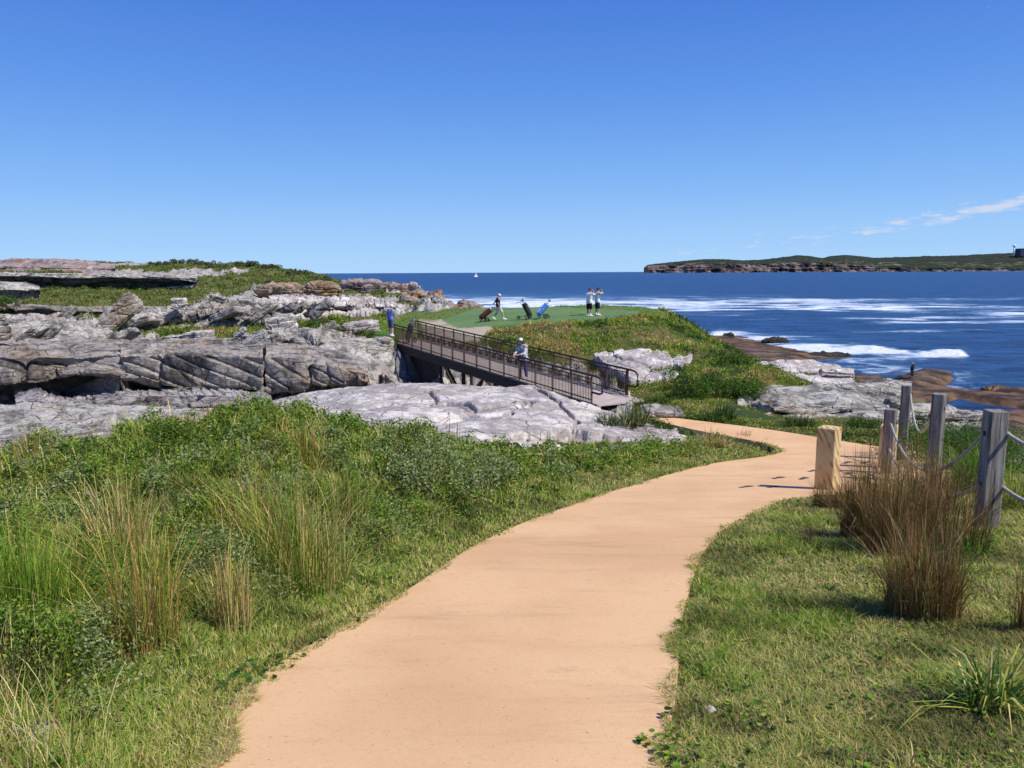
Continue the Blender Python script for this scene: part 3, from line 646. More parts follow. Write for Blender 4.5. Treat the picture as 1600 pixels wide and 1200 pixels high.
def ledge(name, label, top, bot, mat, under=.5, lipf=.45, depth=3.0, rise=.0, nu=280, nv=90, lip=None, **kw):
    """overhanging ledge: top and bottom lines of its face in the photograph (px, py, D)"""
    top = np.array(top, float); bot = np.array(bot, float); xs = np.linspace(max(top[0, 0], bot[0, 0]), min(top[-1, 0], bot[-1, 0]), 48)
    T = np.stack([xs, np.interp(xs, top[:, 0], top[:, 1]), np.interp(xs, top[:, 0], top[:, 2])], 1)
    B = np.stack([xs, np.interp(xs, bot[:, 0], bot[:, 1]), np.interp(xs, bot[:, 0], bot[:, 2])], 1)
    lf = np.full((len(xs), 1), lipf) if lip is None else ((B[:, 1] - np.interp(xs, *np.array(lip, float).T)) / (B[:, 1] - T[:, 1]))[:, None]
    def row(f, dd): r = T * f + B * (1 - f); r = r.copy(); r[:, 2] += dd; return r
    r0 = row(-.12, under * 1.3); r1 = row(.05, under); r2 = row(lf * .85, under * .9); r3 = row(lf, 0.0); r4 = row(lf * .5 + .5, .02); r5 = row(.95, .06); r6 = row(1.0, .35)
    # top surface keeps its real height going back
    Wt = PX(r6[:, 0], r6[:, 1], r6[:, 2]); zt = Wt[:, 2]
    def backrow(dd, dz):
        Dn = r6[:, 2] + dd; x = Wt[:, 0] * (Dn / r6[:, 2]); P = np.stack([x, Dn, zt + dz], 1); a, b = proj(P); return np.stack([a, b, Dn], 1)
    rows = [r0, r1, r2, r3, r4, r5, r6, backrow(depth * .4, rise * .5 - .03), backrow(depth, rise - .1), backrow(depth * 1.15, rise - .9)]
    return patch(name, label, rows, mat, nu, nv, skirt=.8, sm=.2, dist=([0, .12, .66, .8, 1], [0, 2, 6, 7, 9]), **kw)
# the pale dome in the middle, seen from its front foot to the crest before the bridge
R1 = [(330, 690, 12.5), (450, 690, 12.6), (560, 690, 12.8), (640, 690, 13.2), (740, 708, 13.8), (830, 716, 14.2), (920, 716, 14.8), (990, 708, 15.8), (1060, 694, 17.3), (1105, 684, 18.3)]
R2 = [(330, 672, 16.5), (420, 668, 16.2), (520, 660, 16), (620, 670, 15.5), (740, 686, 15.4), (840, 690, 15.6), (930, 694, 16.2), (1000, 690, 17.2), (1060, 684, 18.2), (1100, 679, 19)]
R3 = [(340, 660, 21.5), (400, 655, 21.3), (470, 645, 21), (600, 645, 19), (740, 655, 18), (840, 660, 18), (930, 672, 18), (1000, 678, 18.5), (1060, 678, 19), (1098, 676, 19.5)]
R4 = [(350, 650, 25.2), (420, 638, 25), (560, 620, 23), (720, 625, 22), (830, 630, 21.5), (900, 650, 20.5), (970, 664, 20), (1040, 670, 20), (1096, 673, 20)]
R5 = [(365, 645, 28), (420, 626, 27.8), (500, 609, 27), (610, 597, 26.5), (700, 600, 26), (835, 602, 25.2), (905, 628, 23), (990, 656, 21.3), (1094, 671, 20.4)]
R6 = [(367, 655, 29), (420, 634, 28.8), (500, 618, 28), (610, 606, 27.6), (700, 609, 27), (835, 614, 26.2), (905, 640, 23.8), (990, 664, 22), (1092, 673, 20.8)]
DC = [([(672, 612), (682, 630), (710, 632), (732, 632), (746, 641)], .34, 1.5), ([(754, 638), (792, 631), (803, 627)], .22, 1.3), ([(800, 647), (804, 637), (828, 627), (832, 630)], .3, 1.3), ([(831, 604), (857, 616), (875, 632), (886, 643), (903, 660), (893, 668)], .3, 1.6), ([(902, 649), (935, 649), (966, 655), (960, 660)], .28, 1.2),
      ([(640, 664), (700, 652), (760, 650), (800, 646)], .16, 1.2), ([(893, 668), (930, 664), (985, 662), (1050, 668)], .14, 1.2), ([(560, 640), (610, 632), (672, 634)], .14, 1.2)]
LB = [(560, 700), (690, 694), (740, 689), (787, 682), (806, 676), (839, 672), (870, 673), (893, 669), (930, 676), (985, 686)]
def dome_post(P):
    a, b = proj(P); Q = P.copy()
    a2 = a + 4 * fbm(P * 1.1, 2); b2 = b + 1.6 * fbm(P * 1.4 + 7, 2)
    for pl, dep, w in DC: Q[:, 2] -= dep * np.exp(-(segdist(pl, a2, b2, False) / w) ** 2) * (b > 600)
    lb = np.interp(a2, *np.array(LB, float).T); u = b2 - lb; m = (a > 560) & (a < 985); Q[:, 2] -= np.where(m, .20 * sstep(0, 2.2, u) + .07 * (np.sin(u * 1.5) * .5 + .5) * sstep(0, 2, u), 0) * sstep(560, 660, a) * sstep(985, 940, a)
    return Q
patch('rock_dome', 'broad pale grey sandstone dome in front of the footbridge', [R1, R2, R3, R4, R5, R6], M['rock_pale'], 620, 280, skirt=1.0, post=dome_post,
      dirn=(.12, -.75, .65), t=.45, amp=.07, crev=.03, blocks=(.09, .14, .2), bamp=.10, crack=.22, rough=.05, seed=3)
patch('rock_slab', 'cream flat stone lying in the grass below the pale dome', [[(945, 704, 15.3), (990, 702, 15.6), (1010, 695, 16.2)], [(950, 698, 15.9), (985, 695, 16.2), (1008, 691, 16.8)], [(960, 692, 16.6), (985, 690, 16.9), (1004, 688, 17.3)]],
      M['rock_cream'], 60, 40, skirt=.3, cat='flat stone', rough=.03, amp=.02, crev=.01, bamp=.02, crack=.0, t=.1, seed=8)
# left: stacked platforms and overhangs
patch('rock_platform', 'low pinkish grey rock platform below the dark overhang at the left edge', [
    [(-260, 730, 16), (0, 722, 16), (90, 700, 17), (200, 680, 19), (300, 668, 21), (400, 660, 23)], [(-260, 690, 19), (0, 686, 19.5), (100, 676, 20.5), (220, 664, 22), (320, 656, 24), (400, 652, 25)],
    [(-260, 665, 23), (0, 660, 23), (100, 658, 23.5), (220, 652, 25), (320, 648, 26), (400, 645, 27)], [(-260, 640, 27), (0, 634, 27), (60, 634, 27), (200, 641, 28), (300, 644, 28), (400, 641, 29)], [(-260, 640, 29), (0, 633, 29), (60, 634, 29), (200, 641, 30), (300, 644, 30), (400, 641, 31)]],
    M['rock_grey'], 360, 150, dirn=(.06, -.5, .86), t=.55, amp=.26, crev=.12, blocks=(.08, .25, .3), bamp=.25, crack=.25, rough=.06, fine=.5, wob=.2, seed=5)
for cut, lab, sd_, ax, rs in (((-240, 193), 'left part of the thick overhanging ledge, above the deepest black hollow', 1, (.12, -.1, .98), 0), ((189, 411), 'middle part of the thick overhanging ledge with long slanting cracks', 16, (.30, -.1, .94), 0), ((416, 577), 'right part of the thick ledge, sloping down behind the pale dome', 17, (.42, -.1, .9), -.1)):
  TT = np.array([(-240, 556, 33), (0, 553, 33), (150, 552, 33), (300, 552, 32.5), (400, 556, 32), (480, 563, 31.5), (578, 585, 31)]); TT = [(x, np.interp(x, TT[:, 0], TT[:, 1]) + rs * 10, np.interp(x, TT[:, 0], TT[:, 2]) + (sd_ == 16) * -.35) for x in np.linspace(*cut, 9)]
  ledge('rock_ledge', lab, TT,
      [(-240, 630, 32), (0, 626, 32), (120, 622, 32), (250, 625, 32), (400, 622, 31.5), (480, 628, 31), (575, 612, 30.5)], M['rock_dark'], under=3.2, lip=[(-240, 596), (0, 599), (60, 600), (85, 590), (150, 583), (200, 588), (250, 602), (300, 609), (400, 611), (480, 604), (575, 598)], depth=9, nu=300, nv=150,
      dirn=ax, t=.50, amp=.24, crev=.11, shing=.7, wob=.25, blocks=(.14, .22, .24), bamp=.42, crack=.34, fine=.6, rough=.06, seed=sd_)
ledge('rock_ledge', 'thin tilted slab ledge with slanting stripes just under the deep overhang', [(25, 626, 30.5), (60, 612, 30.5), (85, 625, 30.5), (120, 631, 30.3), (160, 626, 30.2), (195, 617, 30), (230, 622, 30), (300, 615, 29.6), (360, 617, 29.2), (410, 620, 29), (425, 626, 29)],
      [(25, 632, 30), (60, 634, 30), (120, 638, 30), (200, 643, 29.6), (300, 650, 29.2), (360, 645, 29), (425, 634, 28.6)], M['rock_tilt'], under=1.3, lipf=.35, depth=3, nu=320, nv=90,
      dirn=(-.55, -.25, .8), t=.17, amp=.30, crev=.10, blocks=(.2, .3, .3), bamp=.15, crack=.1, rough=.06, seed=2)
ledge('rock_ledge', 'bulging grey sandstone block ending at the dark bridge abutment', [(425, 522, 39), (470, 524, 39), (540, 526, 39), (560, 528, 39), (600, 527, 39.5), (616, 528, 40)],
      [(425, 566, 38), (470, 572, 37.6), (540, 582, 37.6), (580, 590, 38), (600, 588, 38.4), (616, 586, 38.8)], M['rock_grey'], under=1.2, lipf=.38, depth=4, nu=300, nv=120,
      dirn=(.30, -.1, .93), t=.42, amp=.26, crev=.12, blocks=(.24, .3, .4), bamp=.42, crack=.42, rough=.07, seed=4)
ledge('rock_ledge', 'low sloping grey rock apron between the big overhang and the bridge', [(405, 570, 34), (470, 570, 34.5), (540, 582, 35), (600, 596, 35), (640, 606, 35)],
      [(405, 630, 31), (470, 625, 31), (540, 612, 31), (600, 612, 31), (640, 612, 32)], M['rock_grey'], under=.2, lipf=.3, depth=3, nu=260, nv=100,
      dirn=(.5, -.2, .8), t=.5, amp=.26, crev=.1, blocks=(.2, .3, .4), bamp=.4, crack=.35, rough=.07, seed=6)
ledge('rock_ledge', 'rough grey rock mass with dark hollows at the left edge beyond the overhang', [(-240, 500, 52), (0, 500, 50), (60, 497, 50), (110, 505, 49), (150, 520, 48), (210, 535, 47)],
      [(-240, 552, 47), (0, 552, 45), (60, 552, 45), (120, 552, 44), (170, 546, 44), (210, 541, 45)], M['rock_grey'], under=.5, lipf=.3, depth=6, nu=300, nv=110,
      dirn=(-.4, -.3, .85), t=.4, amp=.36, crev=.16, blocks=(.14, .3, .4), bamp=.5, crack=.4, rough=.08, fine=.6, wob=.2, seed=7)
ledge('rock_ledge', 'dark recessed rock wall under the grassy terrace at the left edge', [(-240, 474, 70), (0, 473, 69), (60, 475, 69), (110, 478, 69), (200, 480, 69), (300, 482, 69)],
      [(-240, 500, 68), (0, 502, 67), (60, 500, 67), (110, 502, 67), (200, 500, 67), (300, 498, 67)], M['rock_dark'], under=2.2, lipf=.75, depth=5, nu=260, nv=70, t=.6, amp=.2, crev=.1, blocks=(.08, .2, .2), bamp=.4, crack=.2, rough=.08, fine=.2, seed=9)
for k, (lab, tp, bt, sd) in enumerate([
    ('jagged band of whitish grey slabs crossing the left meadow', [(200, 484, 60), (250, 486, 60), (310, 482, 60), (330, 470, 60), (360, 474, 60), (400, 470, 61), (440, 473, 61)], [(200, 512, 57), (250, 515, 57), (330, 500, 57), (400, 494, 57.5), (440, 492, 58)], 11),
    ('pale broken slab band in front of the orange rocks', [(420, 466, 65), (450, 463, 65), (500, 465, 65), (560, 468, 65), (600, 470, 66), (630, 476, 66)], [(420, 490, 61), (470, 486, 61), (540, 488, 62), (600, 484, 63), (630, 484, 63)], 12)]):
    ledge('rock_ledge', lab, tp, bt, M['rock_grey'] if k == 0 else M['rock_pale'], under=.6, lipf=.35, depth=5, nu=330, nv=90, dirn=(-.45, -.2, .87), t=.36, amp=.34, crev=.16, blocks=(.28, .4, .6), bamp=.42, crack=.30, rough=.08, shing=1.3, wob=.2, seed=sd)
ledge('rock_ledge', 'long smooth overhang with a black shadow high on the left slope', [(-200, 427, 103), (0, 424, 102), (60, 426, 101), (120, 426, 100), (180, 426, 100), (200, 428, 100), (260, 428, 100), (310, 436, 100)],
      [(-200, 452, 100), (0, 440, 100), (60, 440, 100), (110, 446, 99), (180, 441, 99), (240, 442, 99), (310, 441, 99)], M['rock_grey'], under=5, lipf=.5, depth=6, nu=300, nv=80,
      t=.9, amp=.2, crev=.08, blocks=(.05, .1, .15), bamp=.3, crack=.2, rough=.1, fine=.1, seed=13)
ledge('rock_ledge', 'pinkish layered rock crown on the skyline at the left', [(-200, 408, 150), (0, 407, 150), (20, 403, 150), (90, 404, 150), (140, 407, 150), (180, 415, 148)],
      [(-200, 430, 140), (0, 424, 140), (60, 425, 138), (140, 425, 138), (180, 424, 138)], M['rock_rubble'], under=.8, lipf=.3, depth=12, nu=300, nv=80, dirn=(.1, -.1, 1), t=.8, amp=.6, crev=.3, blocks=(.05, .08, .2), bamp=.5, crack=.3, rough=.15, fine=.3, wob=.2, seed=14)
ledge('rock_ledge', 'flat grey shelf with a rounded nose beneath the long overhang', [(-200, 440, 85), (0, 440, 84), (40, 441, 84), (62, 447, 84)], [(-200, 463, 82), (0, 462, 82), (40, 462, 82), (62, 463, 82)], M['rock_grey'], under=1.4, lipf=.4, depth=5, nu=180, nv=60, t=.6, amp=.3, crev=.1, blocks=(.1, .2, .3), bamp=.2, crack=.1, rough=.08, fine=.1, seed=15)
# distant orange and white rocks by the sea on the left
for lab, b, D, mt, sd, by in [
    ('rounded cream and orange rock below the far green ridge', (402, 442, 475, 461), 88, 'rock_orange', 21, 2.6), ('rounded orange streaked rock next to the cream one', (472, 442, 532, 462), 90, 'rock_orange', 22, 2.4),
    ('dark cracked block of the far cliff above the shore', (562, 442, 640, 478), 98, 'rock_rubble', 23, 4), ('pale cracked cliff top rock capping the far dark block', (530, 437, 600, 455), 102, 'rock_rubble', 24, 4),
    ('white angular rock at the seaward end of the far cliff', (630, 444, 656, 474), 100, 'rock_pale', 25, 3),
    ('smooth white egg shaped boulder left of the man in blue', (566, 464, 593, 481), 66, 'rock_pale', 26, 2.2)]:
    c, w, h = pbox(*b, D); boulder('boulder', lab, c - np.array((0, 0, h * .12)), (w, w * .6, h * 1.3), M[mt], (0, 0, .1), 60, by, t=.5, amp=.3 if by > 2.3 else .05, crev=.12 if by > 2.3 else .01, blocks=(.2, .3, .5), bamp=.5 if by > 2.3 else .05, crack=.3 if by > 2.3 else .05, rough=.15, seed=sd)
# tilted slabs
for lab, b, D, rot, sz, mt, sd in [
    ('big wedge shaped boulder leaning up to the right above the grass', (160, 456, 218, 520), 54, (0.2, -.72, .3), (2.9, 1.5, 1.35), 'rock_grey', 31),
    ('small leaning slab left of the big wedge boulder', (82, 478, 118, 508), 54, (.2, -.75, .2), (1.8, 1.2, .6), 'rock_grey', 32),
    ('leftmost of the tilted slabs stacked before the bulging block', (342, 512, 388, 556), 40.5, (.15, -.62, .1), (1.9, 1.3, .62), 'rock_tilt', 33),
    ('middle tilted slab with a black hollow under it', (364, 517, 420, 556), 40, (.1, -.5, .15), (2.0, 1.4, .6), 'rock_tilt', 34),
    ('rightmost tilted slab resting on the bulging block', (398, 520, 440, 558), 39.6, (.1, -.66, .1), (1.7, 1.3, .6), 'rock_grey', 35),
    ('squarish pale block on the grass left of the man in blue', (536, 503, 592, 526), 45, (.0, -.08, .2), (2.1, 1.3, .8), 'rock_pale', 36),
    ('small dark pointed rock beside the squarish pale block', (494, 504, 528, 526), 44, (.1, -.5, .3), (1.3, 1.0, .5), 'rock_grey', 37),
    ('pale lump of rock in the meadow above the tilted slabs', (414, 492, 462, 518), 47, (.1, -.15, .3), (1.8, 1.4, .9), 'rock_pale', 38),
    ('low flat rock half buried in the left meadow', (255, 518, 330, 537), 46, (.0, -.1, .0), (2.9, 1.6, .6), 'rock_pale', 39),
    ('upright cut rock face at the far left edge of the view', (-20, 490, 4, 530), 36, (0, 0, 0), (.9, .8, 1.2), 'rock_dark', 40),
    ('small grey stone on the slab band in the meadow', (268, 466, 292, 484), 58, (0, 0, .3), (1.1, .9, .8), 'rock_pale', 41),
    ('peaked grey rock at the top of the slab band', (328, 462, 352, 480), 61, (.1, .3, .3), (1.2, .9, 1.0), 'rock_grey', 42)]:
    c, w, h = pbox(*b, D); boulder('boulder', lab, c, sz, M[mt], rot, 64, 8, t=.34, amp=.10, crev=.05, blocks=(.5, .6, .8), bamp=.18, crack=.10, rough=.05, seed=sd)
# leaning angular slabs strewn along the bands
sl_ = np.random.default_rng(5)
for i in range(22):
    far = i < 13; px = (sl_.uniform(225, 560) if far else sl_.uniform(20, 215)); D = sl_.uniform(55, 60) if far else sl_.uniform(43, 47.5)
    base = np.interp(px, [0, 200, 330, 440, 560], [540, 512, 500, 494, 488]) - (0 if far else 0); L_ = sl_.uniform(1.3, 2.6); c = PX(px, (base - 8) if far else sl_.uniform(520, 546), D)
    boulder('leaning_stone', ('long', 'short')[int(L_ < 1.9)] + (' dark striped', ' grey', ' pale')[i % 3] + ' leaning slab in the ' + (('left', 'middle', 'right')[int((px - 225) / 112)] + ' of the whitish slab band' if far else ('outer left', 'inner left')[int(px > 115)] + ' rock mass with dark hollows'), c, (L_, sl_.uniform(1.0, 1.6), sl_.uniform(.35, .6)), M[('rock_tilt', 'rock_grey', 'rock_pale')[i % 3]],
            (sl_.uniform(-.2, .3), sl_.uniform(-.75, -.25), sl_.uniform(-.3, .4)), 34, 9, group='leaning slabs among the rock bands', cat='stone slab', t=.2, amp=.06, crev=.03, blocks=(.5, .6, .8), bamp=.12, crack=.06, rough=.03, seed=90 + i)
boulder('flat_stone', 'pale sandy stone half buried in the lower left corner', hit(12, 1172) + (0, 0, .0), (.34, .22, .10), M['rock_cream'], (.05, .05, .4), 40, 3.5, group=None, cat='stone', t=.06, amp=.006, crev=.002, blocks=(4, 4, 4), bamp=.01, crack=.004, rough=.008, seed=3)
# rubble on the point behind the tee
rub = np.random.default_rng(77)
for i in range(46):
    px = rub.uniform(640, 752); f = (px - 640) / 112; D = rub.uniform(78, 104); sz = rub.uniform(.7, 2.0) * (1.1 - .4 * f)
    top = np.interp(px, [640, 665, 690, 752], [462, 456, 461, 472]); c = at(px, D); zt = PX(px, rub.uniform(top, top + 18), D)[2]; c[2] = min(c[2] + .3, zt) if rub.random() < .5 else zt - sz * .3
    boulder('rubble_block', ('small', 'medium sized', 'large')[0 if sz < 1.0 else 1 if sz < 1.4 else 2] + ' ' + ['pinkish', 'grey', 'pinkish', 'orange'][i % 4] + ' rubble block at the ' + ('left end', 'middle', 'seaward end')[int(f * 2.99)] + ' of the rocky point behind the tee', c, (sz * 1.3, sz, sz * .75), M[['rock_rubble', 'rock_grey', 'rock_rubble', 'rock_orange'][i % 4]], tuple(rub.uniform(-.5, .5, 3)), 14, 4, group='rubble blocks on the rocky point', t=.3, amp=.1, crev=.05, blocks=(.5, .5, .5), bamp=.3, crack=0, rough=.15, seed=i)
# right side
patch('rock_slope', 'pale ribbed rock slope showing through the scrub right of the bridge', [
    [(985, 588, 30), (1010, 594, 29.5), (1036, 590, 30), (1060, 586, 30.5)], [(955, 572, 31.8), (990, 576, 31.3), (1030, 574, 31.8), (1070, 566, 32.5)],
    [(940, 560, 33.5), (985, 560, 33.3), (1035, 556, 34), (1082, 556, 34.5)], [(928, 552, 35), (975, 549, 35.3), (1030, 543, 36), (1078, 548, 36)], [(935, 551, 36), (975, 546, 36.5), (1030, 541, 37), (1072, 546, 37)]],
    M['rock_pale'], 200, 120, skirt=.8, dirn=(.9, -.1, .4), t=.5, amp=.16, crev=.06, blocks=(.5, .3, .4), bamp=.16, crack=.1, rough=.09, seed=51)
ledge('rock_ledge', 'upper pale flat ledge above the sea on the right', [(1172, 570, 34), (1215, 563, 35), (1270, 560, 36), (1335, 575, 35)], [(1172, 584, 31.5), (1215, 592, 31), (1270, 596, 31), (1335, 594, 31.5)], M['rock_pale'], under=.35, lipf=.4, depth=1.8, rise=-.25, nu=280, nv=110,
      dirn=(.05, -.05, 1), t=.26, amp=.22, crev=.16, blocks=(.25, .5, .5), bamp=.24, crack=.18, rough=.05, fine=.5, seed=52)
ledge('rock_ledge', 'cream layered sandstone ledge with black crevices beside the path', [(1152, 612, 26), (1200, 606, 26), (1260, 602, 26.3), (1330, 594, 27), (1390, 590, 28), (1425, 598, 28)], [(1152, 640, 24), (1200, 650, 23.4), (1260, 656, 23), (1330, 652, 23), (1390, 648, 23.4), (1425, 648, 23.6)], M['rock_cream'], under=.35, lipf=.2, depth=2.2, rise=-.25, nu=460, nv=170,
      dirn=(.07, -.12, 1), t=.24, amp=.34, crev=.26, blocks=(.22, .5, .5), bamp=.26, crack=.18, rough=.05, fine=.5, shing=.5, wob=.5, seed=53)
ledge('rock_ledge', 'brown and cream stacked shelves behind the rope fence posts', [(1405, 630, 26), (1450, 632, 26), (1500, 640, 26), (1560, 648, 25)], [(1405, 656, 24), (1450, 660, 23.6), (1500, 662, 23), (1560, 664, 22)], M['rock_cream'], under=.5, lipf=.3, depth=1.5, rise=-1.0, nu=300, nv=100,
      dirn=(.05, -.12, 1), t=.2, amp=.18, crev=.10, blocks=(.4, .8, 1), bamp=.2, crack=.2, rough=.06, seed=54)
boulder('boulder', 'small grey and tan rock hump at the near end of the footbridge', pbox(1008, 634, 1060, 658, 21.8)[0], (1.3, .9, .5), M['rock_cream'], (0.1, 0.12, .1), 60, 3, t=.12, amp=.06, crev=.03, blocks=(.6, .6, .8), bamp=.1, crack=.05, rough=.05, seed=55)
for lab, b, D, mt, sd in [('dark boulder standing in the surf off the grassy hump', (1128, 521, 1148, 531), 152, 'rock_black', 61), ('long black rock awash to the right of the surf boulder', (1190, 529, 1232, 541), 140, 'rock_black', 62),
                          ('flat tan rock at the outer edge of the brown shore shelf', (1536, 606, 1590, 618), 84, 'rock_brown', 63), ('low black rock ledge in the wash beside the brown shelf', (1255, 552, 1330, 562), 118, 'rock_black', 64),
                          ('brown hump of rock the angler stands on', (1395, 596, 1470, 612), 90, 'rock_brown', 65)]:
    c, w, h = pbox(*b, D); c = c - np.array((0, 0, h * .3)); boulder('boulder', lab, c, (w, w * .7, h * 1.8), M[mt], (0, 0, .1), 50, 2.6, t=.6, amp=.15, crev=.05, blocks=(.15, .2, .4), bamp=.3, crack=.1, rough=.25, seed=sd, group='rocks in the wash on the right')

# the far headland across the bay
def headland():
    xs = [1006, 1012, 1040, 1070, 1100, 1130, 1160, 1190, 1220, 1245, 1265, 1285, 1296, 1320, 1345, 1365, 1400, 1450, 1500, 1540, 1600, 1700, 1900]
    top = [420, 414.5, 411, 408.5, 405.5, 405.5, 407.5, 406.5, 403, 400, 400.5, 404, 401, 399, 401, 403.5, 402.5, 401, 400, 398, 395.5, 393, 391]
    ct = [420, 415.5, 414.5, 414, 413.5, 413, 413, 413, 411.5, 410, 410, 410, 411.5, 413, 414.5, 415.5, 416.5, 418, 418.5, 419, 419, 418, 418]
    bs = [426.4 - (x - 1006) * .0047 for x in xs]; jit = np.random.default_rng(8)
    S = 3.5
    def row(py, D): return [(x, y, S * (D + (x - 1006) * .25)) for x, y in zip(xs, py)]
    mid = [c * .5 + b * .5 for c, b in zip(ct, bs)]; m2 = [a * .45 + c * .55 for a, c in zip(top, ct)]
    rows = [row([b + 2.6 for b in bs], 2290), row(bs, 2300), row(mid, 2306), row(ct, 2314), row([c - .3 for c in ct], 2350), row(m2, 2520), row(top, 2800), row([t + 2 for t in top], 3200), row([b + 1 for b in bs], 3600)]
    nu, nv = 900, 150; G = rows_to_grid(rows, nu, nv); N = gnorm(G); PS = G.reshape(-1, 3); P = PS / S
    v = np.repeat(np.arange(nv), nu) / (nv - 1) * 8
    rockw = (v < 3.3) & (v > .4)
    k = np.floor(P[:, 2] / 3.2 + perlin(P / 90) * 1.5)
    d = np.where(rockw, 14 * fbm(P * np.array((1 / 55, 1 / 55, 1 / 30)), 4, .6) + 5 * (hash1(k) - .5), 2.0 * fbm(P / 25, 3) + 2.2 * np.abs(fbm(P / 60 + 4, 3)))
    d = d * S; P2 = PS.copy(); P2[:, 1] -= np.where(rockw, d, 0); P2[:, 2] += np.where(rockw, 0, np.where(v >= 3.3, d, 0))
    pxx, pyy = proj(PS); cov = (v >= 3.3) | ((fbm(P * np.array((1 / 70, 1 / 70, 1 / 12)), 4) + sstep(1300, 1480, pxx) * .7 + (v - 2.6) * .4) > .32)
    # pale paths and lawns in the green
    g = fbm(P / 45 + 9, 4); C = np.where((g > 0)[:, None], np.array((.028, .038, .022)), np.array((.045, .052, .032)))
    C = np.where(((fbm(P * np.array((1 / 120, 1 / 60, 1)) + 2, 3) > .42) & (v > 3.2) & (v < 5))[:, None], np.array((.2, .19, .10)), C)
    s = NT('headland_surface'); vc = s.n('ShaderNodeVertexColor'); vc.layer_name = 'Col'; ra = s.n('ShaderNodeAttribute'); ra.attribute_name = 'rock'
    p = s.pos(); n3 = s.noise(s.pos((.0035, .0035, .045)), 1.6, 6, .7); n2 = s.noise(p, .009, 7, .65); n4 = s.noise(s.pos((.009, .009, .002)), 1.3, 5, .7)
    rc = s.mix(s.ramp(n3, .4, .6), (.14, .095, .085), (.25, .205, .185)); rc = s.mix(s.ramp(n4, .44, .56, 0, .9), rc, (.03, .024, .028)); rc = s.mix(s.ramp(n2, .5, .62, 0, .5), rc, (.13, .09, .075))
    g_ = s.mix(s.ramp(s.noise(p, .026, 6, .7), .42, .62, 0, .75), vc.outputs[0], (.018, .026, .014))
    m = s.fin(s.mix(ra.outputs['Fac'], g_, rc), .95, s.bump(n2, .6, 20), .1)
    o = link_mesh('headland', P2, gridfaces(nu, nv), m, None, True, C, {'rock': (~cov).astype(float)})
    tag(o, 'long dark green headland with low brown cliffs across the bay', kind='structure')
headland()
t = empty('radar_tower', tuple(PX(1584, 397, 9700)))
t.scale = (3.4,) * 3
MT_white = flat('white_painted_metal', (.85, .87, .88), .5)
b = MB(); b.tube([(0, 0, -6), (0, 0, 27)], [3.4, 2.2], 12); b.build('tower_shaft', MT_white, t, True)
b = MB(); b.tube([(0, 0, 27), (0, 0, 28.5), (0, 0, 31), (0, 0, 31.2)], [2.4, 7.5, 7.5, 3.5], 16); b.ell((0, 0, 32.5), (3.6, 3.6, 3.0)); b.build('tower_head', MT_white, t, True)
tag(t, 'slender white tower with a round head on the far headland', 'tower')
t = empty('flat_roofed_building', tuple(PX(1604, 397, 9750)))
t.scale = (3.4,) * 3
b = MB(); b.box((0, 0, 6), (66, 34, 26)); b.build('wall', flat('dark_blue_cladding', (.035, .045, .085), .6), t)
b = MB(); b.box((0, 0, 19.6), (68, 36, 1.2)); b.box((8, 0, 21.8), (14, 9, 3.2)); b.build('roof', flat('dark_roof', (.05, .055, .08), .7), t)
gm_ = flat('dark_glass', (.02, .03, .05), .1, .6)
for i in range(7): b = MB(); b.box((-27 + i * 9, -17.1, 10), (5.5, .4, 3.5)); b.build('window', gm_, t)
tag(t, 'dark flat roofed building on the far headland at the right edge', 'building')
# sailing boat on the horizon
t = empty('sailing_boat', tuple(PX(744, 432.6, 1900)), .35); t.location.z = 0
b = MB()
L0 = 6.0; hull = []
for i in range(9):
    a = -1 + 2 * i / 8; wd = 1.7 * (1 - max(a, 0) ** 2) * (1 - .2 * (a < 0) * a * a); x = a * L0
    hull += [(x, -wd, 1.3 + .3 * a), (x, -wd * .7, .1), (x, 0, -.5), (x, wd * .7, .1), (x, wd, 1.3 + .3 * a)]
b.add(hull, [(i * 5 + j, i * 5 + 5 + j, i * 5 + 6 + j, i * 5 + 1 + j) for i in range(8) for j in range(4)] + [(i * 5, i * 5 + 4, i * 5 + 9, i * 5 + 5) for i in range(8)]); b.build('hull', flat('navy_hull', (.03, .05, .09), .4), t)
b = MB(); b.tube([(0, 0, 1), (0, 0, 13.5)], .12); b.tube([(0, 0, 2.4), (-5, 0, 2.4)], .1); b.build('mast', MT_white, t)
def sail(pts, bul, name):
    V = []; Q = []
    a, b_, c = [np.array(p, float) for p in pts]; n = 8
    for i in range(n + 1):
        for j in range(n + 1):
            u, v = i / n, j / n; p = (a * (1 - u) + b_ * u) * (1 - v) + c * v; p[1] += bul * math.sin(math.pi * u) * math.sin(math.pi * min(1, v + .15)); V.append(p)
    V = np.array(V); V2 = V + np.array((0, .05, 0)); q = gridfaces(n + 1, n + 1); return link_mesh(name, np.vstack([V, V2]), [np.vstack([q, q[:, ::-1] + len(V)])], MT_white, t)
sail([(-5, 0, 2.6), (-.15, 0, 2.6), (-.15, 0, 13)], .9, 'mainsail'); sail([(5.6, 0, 1.9), (.3, 0, 2.2), (.15, 0, 12.2)], .8, 'jib')
tag(t, 'tiny white sailing boat near the horizon', 'sailing boat')
